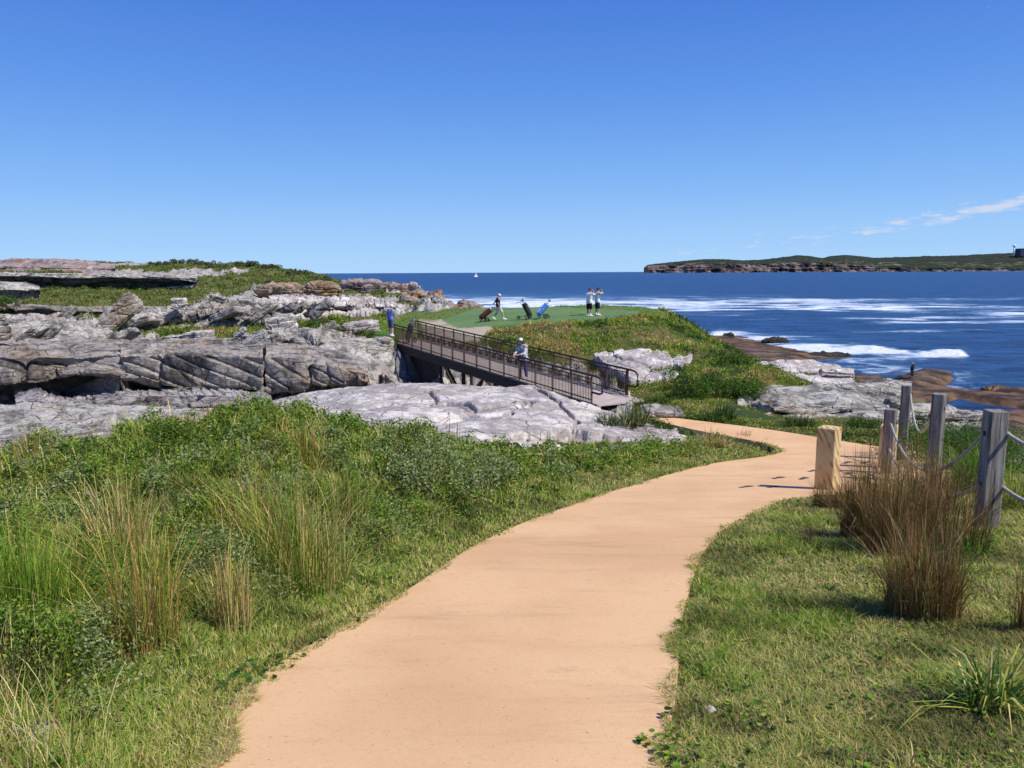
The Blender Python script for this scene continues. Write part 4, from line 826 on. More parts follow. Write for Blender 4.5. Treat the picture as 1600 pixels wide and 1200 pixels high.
# ------------------------------------------------------------------ footbridge
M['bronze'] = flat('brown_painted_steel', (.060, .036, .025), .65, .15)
M['bronze_lit'] = flat('sunlit_brown_steel', (.115, .075, .050), .7, .15)  # lighter copy of the same brown for railing posts, sunlight painted into the colour
M['deck'] = flat('pale_pinkish_decking', (.47, .39, .34), .8, .2, 0, .12, 3)
M['beam'] = flat('dark_grey_girder', (.05, .04, .034), .75, .1)
def bridge():
    A = np.array((-6.25, 41.0)); d = np.array((9.15, -16.3)); L = np.linalg.norm(d); e = d / L; nrm = np.array((.872, .49)); Wd = 1.9
    def P(t, o, h):   # t along, o across from the near edge, h above the deck
        q = A + d * t + nrm * o; return np.array((q[0], q[1], CZ - (3.66 + .66 * t) + h))
    root = empty('footbridge', tuple(P(.5, Wd / 2, 0)))
    r0 = np.array(root.location)
    def put(b, name, mat, sm=False, par=None):
        b.V = [v - r0 for v in b.V]; return b.build(name, mat, par or root, sm)
    b = MB(); n = 132
    for i in range(n):
        t0 = -.05 + (1.045) * i / n; t1 = -.05 + 1.045 * (i + .93) / n
        V = [P(t0, 0, -.05), P(t1, 0, -.05), P(t1, Wd, -.05), P(t0, Wd, -.05), P(t0, 0, 0), P(t1, 0, 0), P(t1, Wd, 0), P(t0, Wd, 0)]
        b.add(V, [(0, 1, 2, 3)[::-1], (4, 5, 6, 7), (0, 1, 5, 4), (1, 2, 6, 5), (2, 3, 7, 6), (3, 0, 4, 7)])
    put(b, 'deck', M['deck'])
    for o in (-.04, Wd + .04):
        b = MB(); b.bar(P(-.05, o, -.26), P(.985, o, -.26), .09, .34); b.bar(P(-.05, o, -.07), P(.985, o, -.07), .17, .03); put(b, 'girder', M['beam'])
    H0 = .92
    def rail(o, ts, tend0, tend1, loops):
        for k, t in enumerate(ts):
            b = MB(); big = (k == len(ts) - 1 and o > 1)
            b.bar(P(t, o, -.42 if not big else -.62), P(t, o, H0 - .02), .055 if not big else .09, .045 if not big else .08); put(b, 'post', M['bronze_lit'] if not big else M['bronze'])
        b = MB(); pts = [P(t, o, H0) for t in np.linspace(tend0, tend1, 40)]
        if loops[0]: pts = [P(tend0 - .002, o, H0 - .42), P(tend0 - .012, o, H0 - .10), P(tend0 - .008, o, H0 - .02)] + pts
        if loops[1]: pts = pts + [P(tend1 + .012, o, H0 - .03), P(tend1 + .018, o, H0 - .12), P(tend1 + .018, o, H0 - .5), P(tend1 + .010, o, H0 - .56), P(ts[-1], o, H0 - .56)]
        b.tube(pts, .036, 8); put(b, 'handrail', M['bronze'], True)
        for i in range(len(ts) - 1):
            a, c = ts[i], ts[i + 1]; b = MB(); b.bar(P(a, o, .10), P(c, o, .10), .03, .035); b.bar(P(a, o, H0 - .12), P(c, o, H0 - .12), .03, .03)
            for j in range(1, 13):
                t = a + (c - a) * j / 13; b.bar(P(t, o, -.02), P(t, o, H0 - .12), .022)
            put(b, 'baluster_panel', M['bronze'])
    rail(0.0, np.linspace(0, .972, 16), -.004, .985, (False, True))
    rail(Wd, np.linspace(-.075, .942, 17), -.085, .955, (True, True))
    # supports in the gully
    for t in (.30, .43):
        for o in (.15, Wd - .15): b = MB(); b.bar(P(t, o, -3.6), P(t, o, -.42), .14); put(b, 'support_leg', M['beam'])
        b = MB(); b.bar(P(t, .1, -.48), P(t, Wd - .1, -.48), .14); put(b, 'cross_beam', M['beam'])
    for o in (.12, Wd - .12):
        for t0, h0, t1, h1, w in ((.10, -.45, .27, -3.2, .20), (.34, -.45, .46, -2.0, .10), (.54, -.45, .44, -2.0, .10), (.44, -2.6, .44, -.45, .10)):
            b = MB(); b.bar(P(t0, o, h0), P(t1, o, h1), w, w * .6); put(b, 'brace', M['beam'])
    # dark concrete abutment behind the far end
    b = MB(); q = P(-.02, Wd / 2, 0); ang = math.atan2(e[1], e[0])
    b.box((q[0] + .9 * e[0], q[1] + .9 * e[1], q[2] - 2.62), (3.0, Wd + .1, 4.3), ang, .03); put(b, 'abutment', flat('dark_stained_concrete', (.085, .09, .10), .85, .2, 0, .25, 2))
    tag(root, 'narrow brown steel footbridge with railings crossing the rocky gully', 'footbridge')
    return P, nrm
BP, BN = bridge()

# ------------------------------------------------------------------ rope fence, sandstone bollards, footprint inlays
def woodmat():
    s = NT('weathered_grey_timber'); p = s.pos((9, 9, .9), obj=True)
    n = s.noise(p, 1.6, 7, .65, .3); n2 = s.noise(s.pos((1, 1, 1), obj=True), 3, 4); n3 = s.noise(s.pos((40, 40, 1.5), obj=True), 1, 4)
    c = s.mix(s.ramp(n, .35, .65), (.15, .135, .122), (.34, .31, .275)); c = s.mix(s.ramp(n3, .56, .64, 0, .8), c, (.04, .037, .035)); c = s.mix(s.ramp(n2, .5, .75, 0, .4), c, (.22, .19, .16))
    return s.fin(c, .9, s.bump(s.math('ADD', n, n3), .5, .012), .15)
M['timber'] = woodmat()
def ropemat():
    s = NT('pale_hemp_rope'); n = s.noise(s.pos(obj=True), 60, 4); return s.fin(s.mix(s.ramp(n, .3, .7), (.34, .31, .27), (.55, .52, .46)), .9, None, .1)
M['rope'] = ropemat()
def post(px, D, top_py, side, rz, label, deep=.35):
    g = at(px, D); top = PX(px, top_py, D)[2]; h = top - g[2]
    t = empty('rope_fence_post', tuple(g), rz)
    b = MB(); n = 14; s2 = side / 2
    # shaft in rings so that the grain edges wander a little, with a worn chamfered head
    zz = np.concatenate([np.linspace(-deep, h - .02, n), [h - .006, h]]); V = []; rg = np.random.default_rng(int(px))
    for i, z in enumerate(zz):
        k = s2 * (1 + rg.uniform(-.02, .02)); ch = .012
        if i == len(zz) - 1: k = s2 - .012
        for a, c in ((-k + ch, -k), (k - ch, -k), (k, -k + ch), (k, k - ch), (k - ch, k), (-k + ch, k), (-k, k - ch), (-k, -k + ch)): V.append((a, c, z))
    Q = [(i * 8 + j, i * 8 + (j + 1) % 8, i * 8 + 8 + (j + 1) % 8, i * 8 + 8 + j) for i in range(len(zz) - 1) for j in range(8)]; m = (len(zz) - 1) * 8
    Q += [(m, m + 1, m + 2, m + 3), (m, m + 3, m + 4, m + 7), (m + 4, m + 5, m + 6, m + 7)]
    b.add(V, Q); b.build('shaft', M['timber'], t)
    for z in (h - .22, h - .70):
        b = MB(); b.tube([(-s2 - .004, 0, z), (s2 + .004, 0, z)], .026, 12); b.build('rope_hole', flat('dark_hole', (.02, .018, .016), .9), t, True)
    tag(t, label, 'fence post', 'timber posts of the rope fence')
    return g, h
FP = {}
for k, a in {'p1': (1560, 7.0, 641, .165, -.12, 'nearest and tallest looking grey timber post with two ropes at the right edge'),
             'p2': (1469, 11.5, 615, .17, -.78, 'grey timber post with a pale vertical crack between the nearest post and the bollards'),
             'p3': (1417, 14.6, 602, .165, -.6, 'farthest grey timber post standing before the cream rock ledge'),
             'p4': (1395, 12.7, 639, .18, -.65, 'short grey timber post in front of the half hidden bollard')}.items():
    FP[k] = post(*a)
def rope(p, q, sag, label, rad=.017):
    n = 70; t = np.linspace(0, 1, n)[:, None]; L = p * (1 - t) + q * t; L[:, 2] -= sag * 4 * (t * (1 - t))[:, 0]
    T = np.gradient(L, axis=0); T /= np.linalg.norm(T, axis=1)[:, None]; A = np.cross(T, (0, 0, 1.0)); A /= np.linalg.norm(A, axis=1)[:, None]; B = np.cross(A, T)
    ln = np.concatenate([[0], np.cumsum(np.linalg.norm(np.diff(L, axis=0), axis=1))]); N2 = 260; tt = np.linspace(0, ln[-1], N2)
    I = lambda W: np.stack([np.interp(tt, ln, W[:, k]) for k in range(3)], 1)
    L, A, B = I(L), I(A), I(B); b = MB()
    for k in range(3):
        ph = tt / .085 * 2 * math.pi + k * 2.094
        b.tube(L + rad * .55 * (np.cos(ph)[:, None] * A + np.sin(ph)[:, None] * B), rad * .62, 6)
    o = b.build('fence_rope', M['rope'], None, True); tag(o, label, 'rope', 'sagging ropes of the fence'); return o
def hp(k, dz, off=(0, 0)): g, h = FP[k]; return np.array((g[0] + off[0], g[1] + off[1], g[2] + h - dz))
gx = at(1800, 5.6); gx[2] += .98
rope(hp('p1', .19, (.07, -.03)), gx + np.array((0, 0, 0)), .22, 'upper pale rope running from the nearest post out of the right edge')
rope(hp('p1', .70, (.07, -.03)), gx - np.array((0, 0, .52)), .20, 'lower pale rope running from the nearest post out of the right edge')
rope(hp('p4', .22), hp('p1', .22, (-.07, .03)), .58, 'upper shaded rope sagging between the short post and the nearest post')
rope(hp('p4', .66), hp('p1', .72, (-.07, .03)), .42, 'lower shaded rope sagging into the rushes left of the nearest post')
rope(hp('p3', .16, (.06, -.04)), hp('p2', .30, (-.06, .03)), .50, 'pale rope hanging in a deep loop between the two farther posts')
s = NT('banded_yellow_sandstone'); wv = s.n('ShaderNodeTexWave'); wv.wave_type = 'BANDS'; wv.bands_direction = 'DIAGONAL'
s.l(s.pos((1.4, 1.0, .75), (.2, .1, .3), obj=True), wv.inputs['Vector']); wv.inputs['Scale'].default_value = 4.2; wv.inputs['Distortion'].default_value = 4.5; wv.inputs['Detail'].default_value = 5; wv.inputs['Detail Scale'].default_value = 1.1
n = s.noise(s.pos(obj=True), 4, 5); g = s.noise(s.pos(obj=True), 90, 3)
c = s.mix(s.math('MULTIPLY', s.ramp(wv.outputs['Fac'], .42, .95, 0, .95), s.ramp(s.noise(s.pos((2, 2, 1), obj=True), 2.2, 3), .38, .58)), s.mix(s.ramp(n, .3, .7), (.60, .44, .215), (.70, .54, .29)), (.33, .16, .055)); c = s.mix(s.ramp(g, .5, .7, 0, .25), c, (.4, .28, .15))
M['bollard'] = s.fin(c, .85, s.bump(g, .3, .004), .2)
for px, D, ty, side, rz, lab in ((1300, 10.7, 667, .26, -.72, 'square yellow sandstone bollard with brown wavy bands at the path edge'), (1394, 13.5, 664, .27, -.55, 'square yellow sandstone bollard half hidden behind the short grey post')):
    g = at(px, D); h = PX(px, ty, D)[2] - g[2]; b = MB(); b.box((0, 0, h / 2 - .15), (side, side, h + .3), 0, .012)
    o = b.build('sandstone_bollard', M['bollard']); o.location = g; o.rotation_euler = (0, 0, rz); tag(o, lab, 'bollard', 'sandstone bollards beside the path')
def footprint(i, px, py, ang, flip, lab):
    g = on_profile(px, py); b = MB()
    def disc(cx, cy, rx, ry, n=18, rot=0):
        th = np.linspace(0, 2 * math.pi, n, endpoint=False); x = cx + rx * np.cos(th) * math.cos(rot) - ry * np.sin(th) * math.sin(rot); y = cy + rx * np.cos(th) * math.sin(rot) + ry * np.sin(th) * math.cos(rot)
        V = np.vstack([np.stack([x, y * flip, 0 * x], 1), np.stack([x, y * flip, 0 * x + .004], 1)]); q = [(j, (j + 1) % n, n + (j + 1) % n, n + j) for j in range(n)]
        V = np.vstack([V, [[cx, cy * flip, .004]]]); b.add(V, q, [(n + j, n + (j + 1) % n, 2 * n) for j in range(n)])
    # sole outline (heel, arch, ball)
    pts = [(-.15, 0), (-.14, .035), (-.10, .045), (-.04, .035), (.02, .042), (.07, .055), (.11, .05), (.13, .02), (.135, -.02), (.11, -.05), (.06, -.052), (.0, -.035), (-.05, -.022), (-.10, -.035), (-.14, -.03)]
    pp = np.array(pts); pp[:, 1] *= flip; V = np.vstack([np.c_[pp, np.zeros(len(pp))], np.c_[pp, np.full(len(pp), .004)], [[0, 0, .004]]]); n = len(pp)
    b.add(V, [(j, (j + 1) % n, n + (j + 1) % n, n + j) for j in range(n)], [(n + j, n + (j + 1) % n, 2 * n) for j in range(n)])
    for tx, ty, r in ((.165, -.03, .022), (.168, 0, .015), (.160, .024, .013), (.148, .044, .012), (.130, .062, .011)): disc(tx, ty, r * 1.1, r, 10)
    V = np.concatenate(b.V); ca, sa = math.cos(ang), math.sin(ang); x = V[:, 0] * ca - V[:, 1] * sa; y = V[:, 0] * sa + V[:, 1] * ca
    z = np.array([CZ - prof(g[1] + yy) + .014 for yy in y]) - g[2] + V[:, 2]; b.V = [np.stack([x, y, z], 1)]
    o = b.build('footprint_inlay', M['inlay']); o.location = g; tag(o, lab, 'footprint marking', 'dark footprints set in the path')
M['inlay'] = flat('dark_grey_inlay', (.055, .05, .062), .7, .3)
for i, (px, py, a, f, w) in enumerate([(1165, 762, .75, 1, 'leftmost dark footprint on the path left of the bollard shadow'), (1206, 762, .9, -1, 'dark footprint touching the tip of the bollard shadow'), (1215, 748, .75, 1, 'dark footprint just above the tip of the bollard shadow'), (1254, 749, .9, -1, 'dark footprint between the bollard shadow and the bollard foot'),
                                  (1270, 737, .75, 1, 'dark footprint farthest up the path on the left side of the bollard'), (1324, 741, .9, -1, 'dark footprint half hidden by rushes just right of the bollard'), (1351, 724, .75, 1, 'rightmost dark footprint on the path beyond the rushes'), (1322, 724, .8, -1, 'faint small dark footprint close behind the right side of the bollard')]):
    footprint(i, px, py, a, f, w)

# ------------------------------------------------------------------ people
DG = bpy.context.evaluated_depsgraph_get
def capsule(b, p0, p1, r0, r1, seg=14, flat_=1.0):
    p0 = np.array(p0, float); p1 = np.array(p1, float); d = p1 - p0; L = np.linalg.norm(d); d = d / (L + 1e-9); pts = []; rs = []
    for a in (-1, -.85, -.5): pts.append(p0 + d * r0 * a); rs.append(r0 * math.sqrt(max(0, 1 - a * a)) + 1e-3)
    pts += [p0, p1]; rs += [r0, r1]
    for a in (.5, .85, 1): pts.append(p1 + d * r1 * a); rs.append(r1 * math.sqrt(max(0, 1 - a * a)) + 1e-3)
    b.tube(pts, rs, seg, True, None, flat_)
def fuse(b, name, mat, parent, vox=.012, sm=3):
    V = np.concatenate(b.V); F = ([np.concatenate(b.Q)] if b.Q else []) + ([np.concatenate(b.T)] if b.T else [])
    o = link_mesh('tmp', V, F, None, None, True); r = o.modifiers.new('r', 'REMESH'); r.mode = 'VOXEL'; r.voxel_size = vox; r.use_smooth_shade = True
    m = o.modifiers.new('s', 'SMOOTH'); m.iterations = sm; m.factor = .5
    dg = DG(); dg.update(); me = bpy.data.meshes.new_from_object(o.evaluated_get(dg)); me.name = name; me.materials.clear(); me.materials.append(mat)
    bpy.data.objects.remove(o); n = bpy.data.objects.new(name, me); COL.objects.link(n); n.parent = parent; return n
M['skin'] = flat('skin', (.52, .30, .21), .6, .3); M['skin2'] = flat('tanned_skin', (.40, .22, .15), .6, .3)
def hand(b, wr, dirn, side, curl=.5, palm_up=(0, 0, 1)):
    """palm, four bent fingers and a thumb"""
    d = np.array(dirn, float); d /= np.linalg.norm(d); u = np.array(palm_up, float); u -= d * (u @ d); u /= np.linalg.norm(u) + 1e-9; s = np.cross(d, u) * side
    c = wr + d * .05; capsule(b, wr, wr + d * .075, .026, .036, 10, .55)
    for k, (o, L) in enumerate(((-.030, .062), (-.010, .072), (.010, .068), (.030, .052))):
        a = wr + d * .085 + s * o; m = a + (d * math.cos(curl) - u * math.sin(curl)) * L * .55; e = m + (d * math.cos(curl * 2.1) - u * math.sin(curl * 2.1)) * L * .5
        capsule(b, a, m, .0105, .0098, 7); capsule(b, m, e, .0098, .0085, 7)
    a = wr + d * .03 - s * .030; m = a + (d * .55 - s * .65 - u * .25) * .045; e = m + (d * .85 - s * .2 - u * .4) * .036
    capsule(b, a, m, .013, .011, 7); capsule(b, m, e, .011, .009, 7)
def person(label, loc, rz, J, wear, scale=1.0, group=None):
    """J: joints in metres, facing +y, right hand +x. wear: list of garments"""
    root = empty('person', tuple(loc), rz); root.scale = (scale,) * 3; A = {k: np.array(v, float) for k, v in J.items()}
    sk = M[wear.get('skin', 'skin')]
    b = MB(); hd = A['head']; hf = np.array(J.get('look', (0, 1, 0)), float); hf /= np.linalg.norm(hf); hr = np.cross(hf, (0, 0, 1.0)); hr /= np.linalg.norm(hr); hu = np.cross(hr, hf); HM = np.stack([hr, hf, hu], 1)
    b.ell(hd + hu * .02, (.074, .092, .105), HM, 18, 12); b.ell(hd - hu * .055 + hf * .025, (.055, .066, .06), HM, 14, 9)          # skull, jaw
    b.ell(hd + hf * .094 - hu * .012, (.013, .018, .022), HM, 8, 6)                                                            # nose
    for s in (-1, 1): b.ell(hd + hr * .074 * s - hu * .005 - hf * .005, (.012, .022, .032), HM, 8, 6)                          # ears
    b.ell(hd + hf * .083 - hu * .052, (.024, .012, .009), HM, 8, 6)                                                            # lips
    capsule(b, A['neck'] - (0, 0, .05), hd - hu * .05 - hf * .02, .058, .052)
    ch = (A['shL'] + A['shR']) / 2; pv = (A['hipL'] + A['hipR']) / 2; mid = ch * .45 + pv * .55
    for s in ('L', 'R'):
        sh, el, wr = A['sh' + s], A['el' + s], A['wr' + s]; hp_, kn, an = A['hip' + s], A['kn' + s], A['an' + s]; to = A['toe' + s]
        capsule(b, sh, el, .050, .040); capsule(b, el, wr, .040, .027); hand(b, wr, wr - el if ('hd' + s) not in A else A['hd' + s], 1 if s == 'R' else -1, wear.get('curl', .5), J.get('pu' + s, (0, 0, 1)))
        capsule(b, hp_, kn, .085, .058); kk = kn * .62 + an * .38; capsule(b, kn, kk + (0, 0, 0), .056, .056); capsule(b, kk, an, .056, .037)
        capsule(b, an - (0, 0, .03), to, .036, .030); capsule(b, sh, mid + (sh - ch) * .45, .085, .10); capsule(b, mid + (hp_ - pv) * .5, hp_, .11, .105)
        capsule(b, A['neck'] - (0, 0, .02), sh, .055, .055)
    capsule(b, ch - (0, 0, .05), mid, .11, .10)
    body = fuse(b, 'body', sk, root, .009, 2)
    e = MB()
    for s in (-1, 1): e.ell(hd + hf * .084 + hr * .030 * s + hu * .008, (.012, .008, .008), HM, 8, 6)
    e.build('eyes', flat('eyes', (.03, .025, .02), .3), root, True)
    def garment(name, parts, mat, vox=.013): 
        g = MB()
        for p in parts: capsule(g, *p)
        return fuse(g, name, mat, root, vox, 4)
    # shirt
    sl = wear.get('sleeve', .6); P = []
    for s in ('L', 'R'):
        sh, el, wr = A['sh' + s], A['el' + s], A['wr' + s]
        if sl <= 1: P.append((sh, sh + (el - sh) * sl, .066, .062))
        else: P += [(sh, el, .066, .058), (el, el + (wr - el) * (sl - 1), .056, .045)]
        P.append((sh - (sh - ch) * .15, mid + (sh - ch) * .45, .100, .122)); hp_ = A['hip' + s]; P.append((mid + (hp_ - pv) * .5, hp_ + (0, 0, wear.get('tail', .03)), .124, .128)); P.append((A['neck'] - (0, 0, .035), sh, .062, .066))
    P.append((ch - (0, 0, .05), mid, .125, .115)); garment('shirt', P, wear['shirt'])
    lg = wear.get('leg', .8); P = []
    for s in ('L', 'R'):
        hp_, kn, an = A['hip' + s], A['kn' + s], A['an' + s]; P.append((hp_ + (0, 0, .05), hp_, .108, .110))
        if lg <= 1: P.append((hp_, hp_ + (kn - hp_) * lg, .108, .092))
        else: P += [(hp_, kn, .104, .074), (kn, kn + (an - kn) * (lg - 1), .072, .062)]
    P.append((A['hipL'] + (0, 0, .03), A['hipR'] + (0, 0, .03), .108, .108)); garment(wear.get('legname', 'shorts'), P, wear['legs'])
    for s in ('L', 'R'):
        an, to = A['an' + s], A['toe' + s]; hl = an + (an - to) * .28 - (0, 0, .035); hl[2] = max(hl[2], .035 + min(an[2], to[2]) - .04)
        garment('shoe', [(hl, to + (to - an) * .12, .046, .040), (hl * .5 + to * .5 + (0, 0, .01), to, .045, .04)], wear['shoes'], .010)
        if 'socks' in wear: garment('sock', [(an - (0, 0, .03), an + (A['kn' + s] - an) * .22, .045, .047)], wear['socks'], .010)
    hat = wear.get('hat')
    if hat:
        g = MB(); g.ell(hd + hu * .055, (.084, .102, .078), HM, 18, 10)
        if hat == 'cap': capsule(g, hd + hf * .07 + hu * .045, hd + hf * .15 + hu * .03, .05, .045, 14, .22)
        fuse(g, 'cap' if hat == 'cap' else 'hat', wear['hatmat'], root, .009, 2)
        if hat == 'brim':
            g = MB(); n = 28; V = []
            for r, z in ((.088, .035), (.125, .02), (.165, -.012), (.163, -.02), (.125, .010), (.086, .025)):
                for j in range(n): th = 2 * math.pi * j / n; V.append(hd + hu * (z + .012 * math.sin(2 * th)) + hr * r * math.cos(th) + hf * r * 1.05 * math.sin(th))
            Q = [(i * n + j, i * n + (j + 1) % n, ((i + 1) % 6) * n + (j + 1) % n, ((i + 1) % 6) * n + j) for i in range(6) for j in range(n)]; g.add(V, Q); g.build('hat_brim', wear['brimmat'], root, True)
    g = MB(); g.ell(hd + hu * .035 - hf * .016, (.079, .086, .082), HM, 16, 10)
    if wear.get('longhair'): g.ell(hd - hu * .06 - hf * .04, (.078, .06, .11), HM, 14, 9)
    fuse(g, 'hair', wear['hair'], root, .011, 2)
    return tag(root, label, 'person', group)
def stand(**k):
    J = dict(head=(0, .02, 1.63), neck=(0, 0, 1.47), shL=(-.19, 0, 1.41), shR=(.19, 0, 1.41), elL=(-.25, -.03, 1.12), elR=(.25, -.03, 1.12), wrL=(-.24, .06, .88), wrR=(.24, .06, .88),
             hipL=(-.095, 0, .92), hipR=(.095, 0, .92), knL=(-.11, .02, .50), knR=(.11, .02, .50), anL=(-.12, -.02, .10), anR=(.12, -.02, .10), toeL=(-.14, .14, .035), toeR=(.14, .14, .035))
    J.update(k); return J
F = flat
hairG = F('grey_hair', (.30, .28, .26), .8); hairD = F('dark_hair', (.025, .018, .015), .7)
white = F('white_cotton', (.80, .80, .82), .85, .1, 0, .05, 12); cream = F('cream_cotton', (.60, .57, .53), .85, .1, 0, .08, 12); navy = F('navy_cotton', (.022, .026, .06), .9, .1); black = F('black_cotton', (.018, .016, .020), .9, .1)
g1 = at(613, 41.4)
man1 = person('man in a blue shirt and white cap standing at the far end of the footbridge', g1, -.75, stand(head=(.03, .06, 1.60), look=(.45, 1, -.45), neck=(.01, .01, 1.46), shR=(.19, .03, 1.39), elR=(.25, .12, 1.10), wrR=(.22, .34, .98), elL=(-.25, -.04, 1.11), wrL=(-.22, .08, .87), hdR=(0, 1, -.1)),
              dict(shirt=F('mid_blue_polo', (.13, .19, .42), .85, .1, 0, .08, 10), sleeve=.75, legs=F('slate_blue_shorts', (.075, .10, .17), .9, .1), leg=.9, shoes=F('white_shoes', (.75, .75, .75), .6), socks=white, hat='cap', hatmat=white, hair=hairG))
tW = .705; pw = BP(tW, .27, .0)
woman = person('woman in a white hat, patterned shirt and jeans leaning on the bridge railing', pw, 2.55,
               stand(head=(.02, .13, 1.50), look=(-.15, 1, -.15), neck=(.01, .07, 1.35), shL=(-.17, .07, 1.29), shR=(.17, .07, 1.29), elL=(-.20, .20, 1.02), elR=(.22, .22, 1.02), wrL=(-.05, .40, 1.00), wrR=(.12, .42, 1.01), hdL=(.6, .8, -.1), hdR=(-.2, .9, -.3), hipL=(-.09, -.05, .86), hipR=(.09, -.05, .86), knL=(-.10, -.02, .47), knR=(.12, .03, .47), anL=(-.10, -.08, .10), anR=(.15, -.02, .10), toeL=(-.12, .07, .035), toeR=(.18, .12, .035)),
               dict(shirt=None or (lambda: (lambda s: s.fin(s.mix(s.ramp(s.noise(s.pos(obj=True), 14, 2), .47, .53), (.62, .63, .66), (.16, .17, .22)), .85, None, .1))(NT('grey_white_patterned_cotton')))(), sleeve=1.75, tail=-.08, legs=F('blue_denim', (.055, .085, .19), .9, .1, 0, .2, 25), leg=1.96, legname='jeans', shoes=F('grey_shoes', (.45, .45, .48), .7), hat='brim', hatmat=F('white_hat', (.72, .70, .66), .8), brimmat=F('dark_hat_brim', (.03, .028, .035), .8), hair=hairD, longhair=True))
g3 = at(779, 49.0)
walker = person('man in a navy shirt and cream shorts striding across the grass', g3, -1.25,
                stand(head=(0, .09, 1.60), look=(0, 1, -.35), neck=(0, .03, 1.45), shL=(-.18, .02, 1.39), shR=(.18, .0, 1.39), elR=(.25, -.08, 1.12), wrR=(.26, .05, .88), elL=(-.24, -.16, 1.14), wrL=(-.24, -.38, .99), hdL=(0, -1, -.2), knL=(-.10, -.03, .50), anL=(-.10, -.30, .17), toeL=(-.11, -.17, .07), knR=(.10, .25, .53), anR=(.11, .36, .11), toeR=(.12, .51, .07)),
                dict(shirt=navy, sleeve=.7, legs=F('cream_shorts', (.62, .58, .53), .85, .1), leg=.92, shoes=F('white_golf_shoes', (.78, .78, .76), .6), socks=white, hat='cap', hatmat=F('white_cap', (.8, .79, .75), .8), hair=hairG), .97)
for px, D, rz, lab, sh, lgm, hm, dl in ((919.5, 48.0, -.75, 'left one of two people in white shirts, wearing black shorts, hands raised to the eyes', white, black, F('dark_red_cap', (.09, .03, .04), .8), 0),
                                  (932, 48.6, -1.1, 'right one of two people in white shirts, navy shorts, elbow lifted out', F('pale_grey_cotton', (.70, .72, .78), .85), navy, F('dark_cap', (.03, .03, .05), .8), .05)):
    person(lab, at(px, D), rz, stand(head=(0, .05, 1.62), look=(0, 1, .03), elR=(.33 + dl, .17, 1.34 + dl), wrR=(.10, .24, 1.58), elL=(-.28, .20, 1.30), wrL=(-.08, .24, 1.57), hdR=(-.5, .1, .75), hdL=(.5, .1, .75), puR=(0, -1, 0), puL=(0, -1, 0), knL=(-.10, .0, .50), anL=(-.11, -.04, .10)),
           dict(shirt=sh, sleeve=.75, tail=-.04, legs=lgm, leg=.98, shoes=F('white_trainers', (.75, .75, .75), .6), socks=white, hat='cap', hatmat=hm, hair=hairD, skin='skin2', curl=.9), 1.0, 'pair of onlookers on the tee')
ga = PX(1424, 599.5, 88.5); ga[2] = max(ga[2], .7)
person('distant person in dark clothes standing on the brown rock at the water edge', ga, .4, stand(elR=(.26, .12, 1.15), wrR=(.14, .33, 1.12), hdR=(-.1, 1, .2)),
       dict(shirt=black, sleeve=1.6, legs=F('dark_trousers', (.03, .03, .04), .9), leg=1.95, legname='trousers', shoes=F('pale_boots', (.35, .3, .3), .7), hat='brim', hatmat=F('tan_hat', (.5, .36, .25), .8), brimmat=F('tan_brim', (.45, .33, .22), .8), hair=hairD))

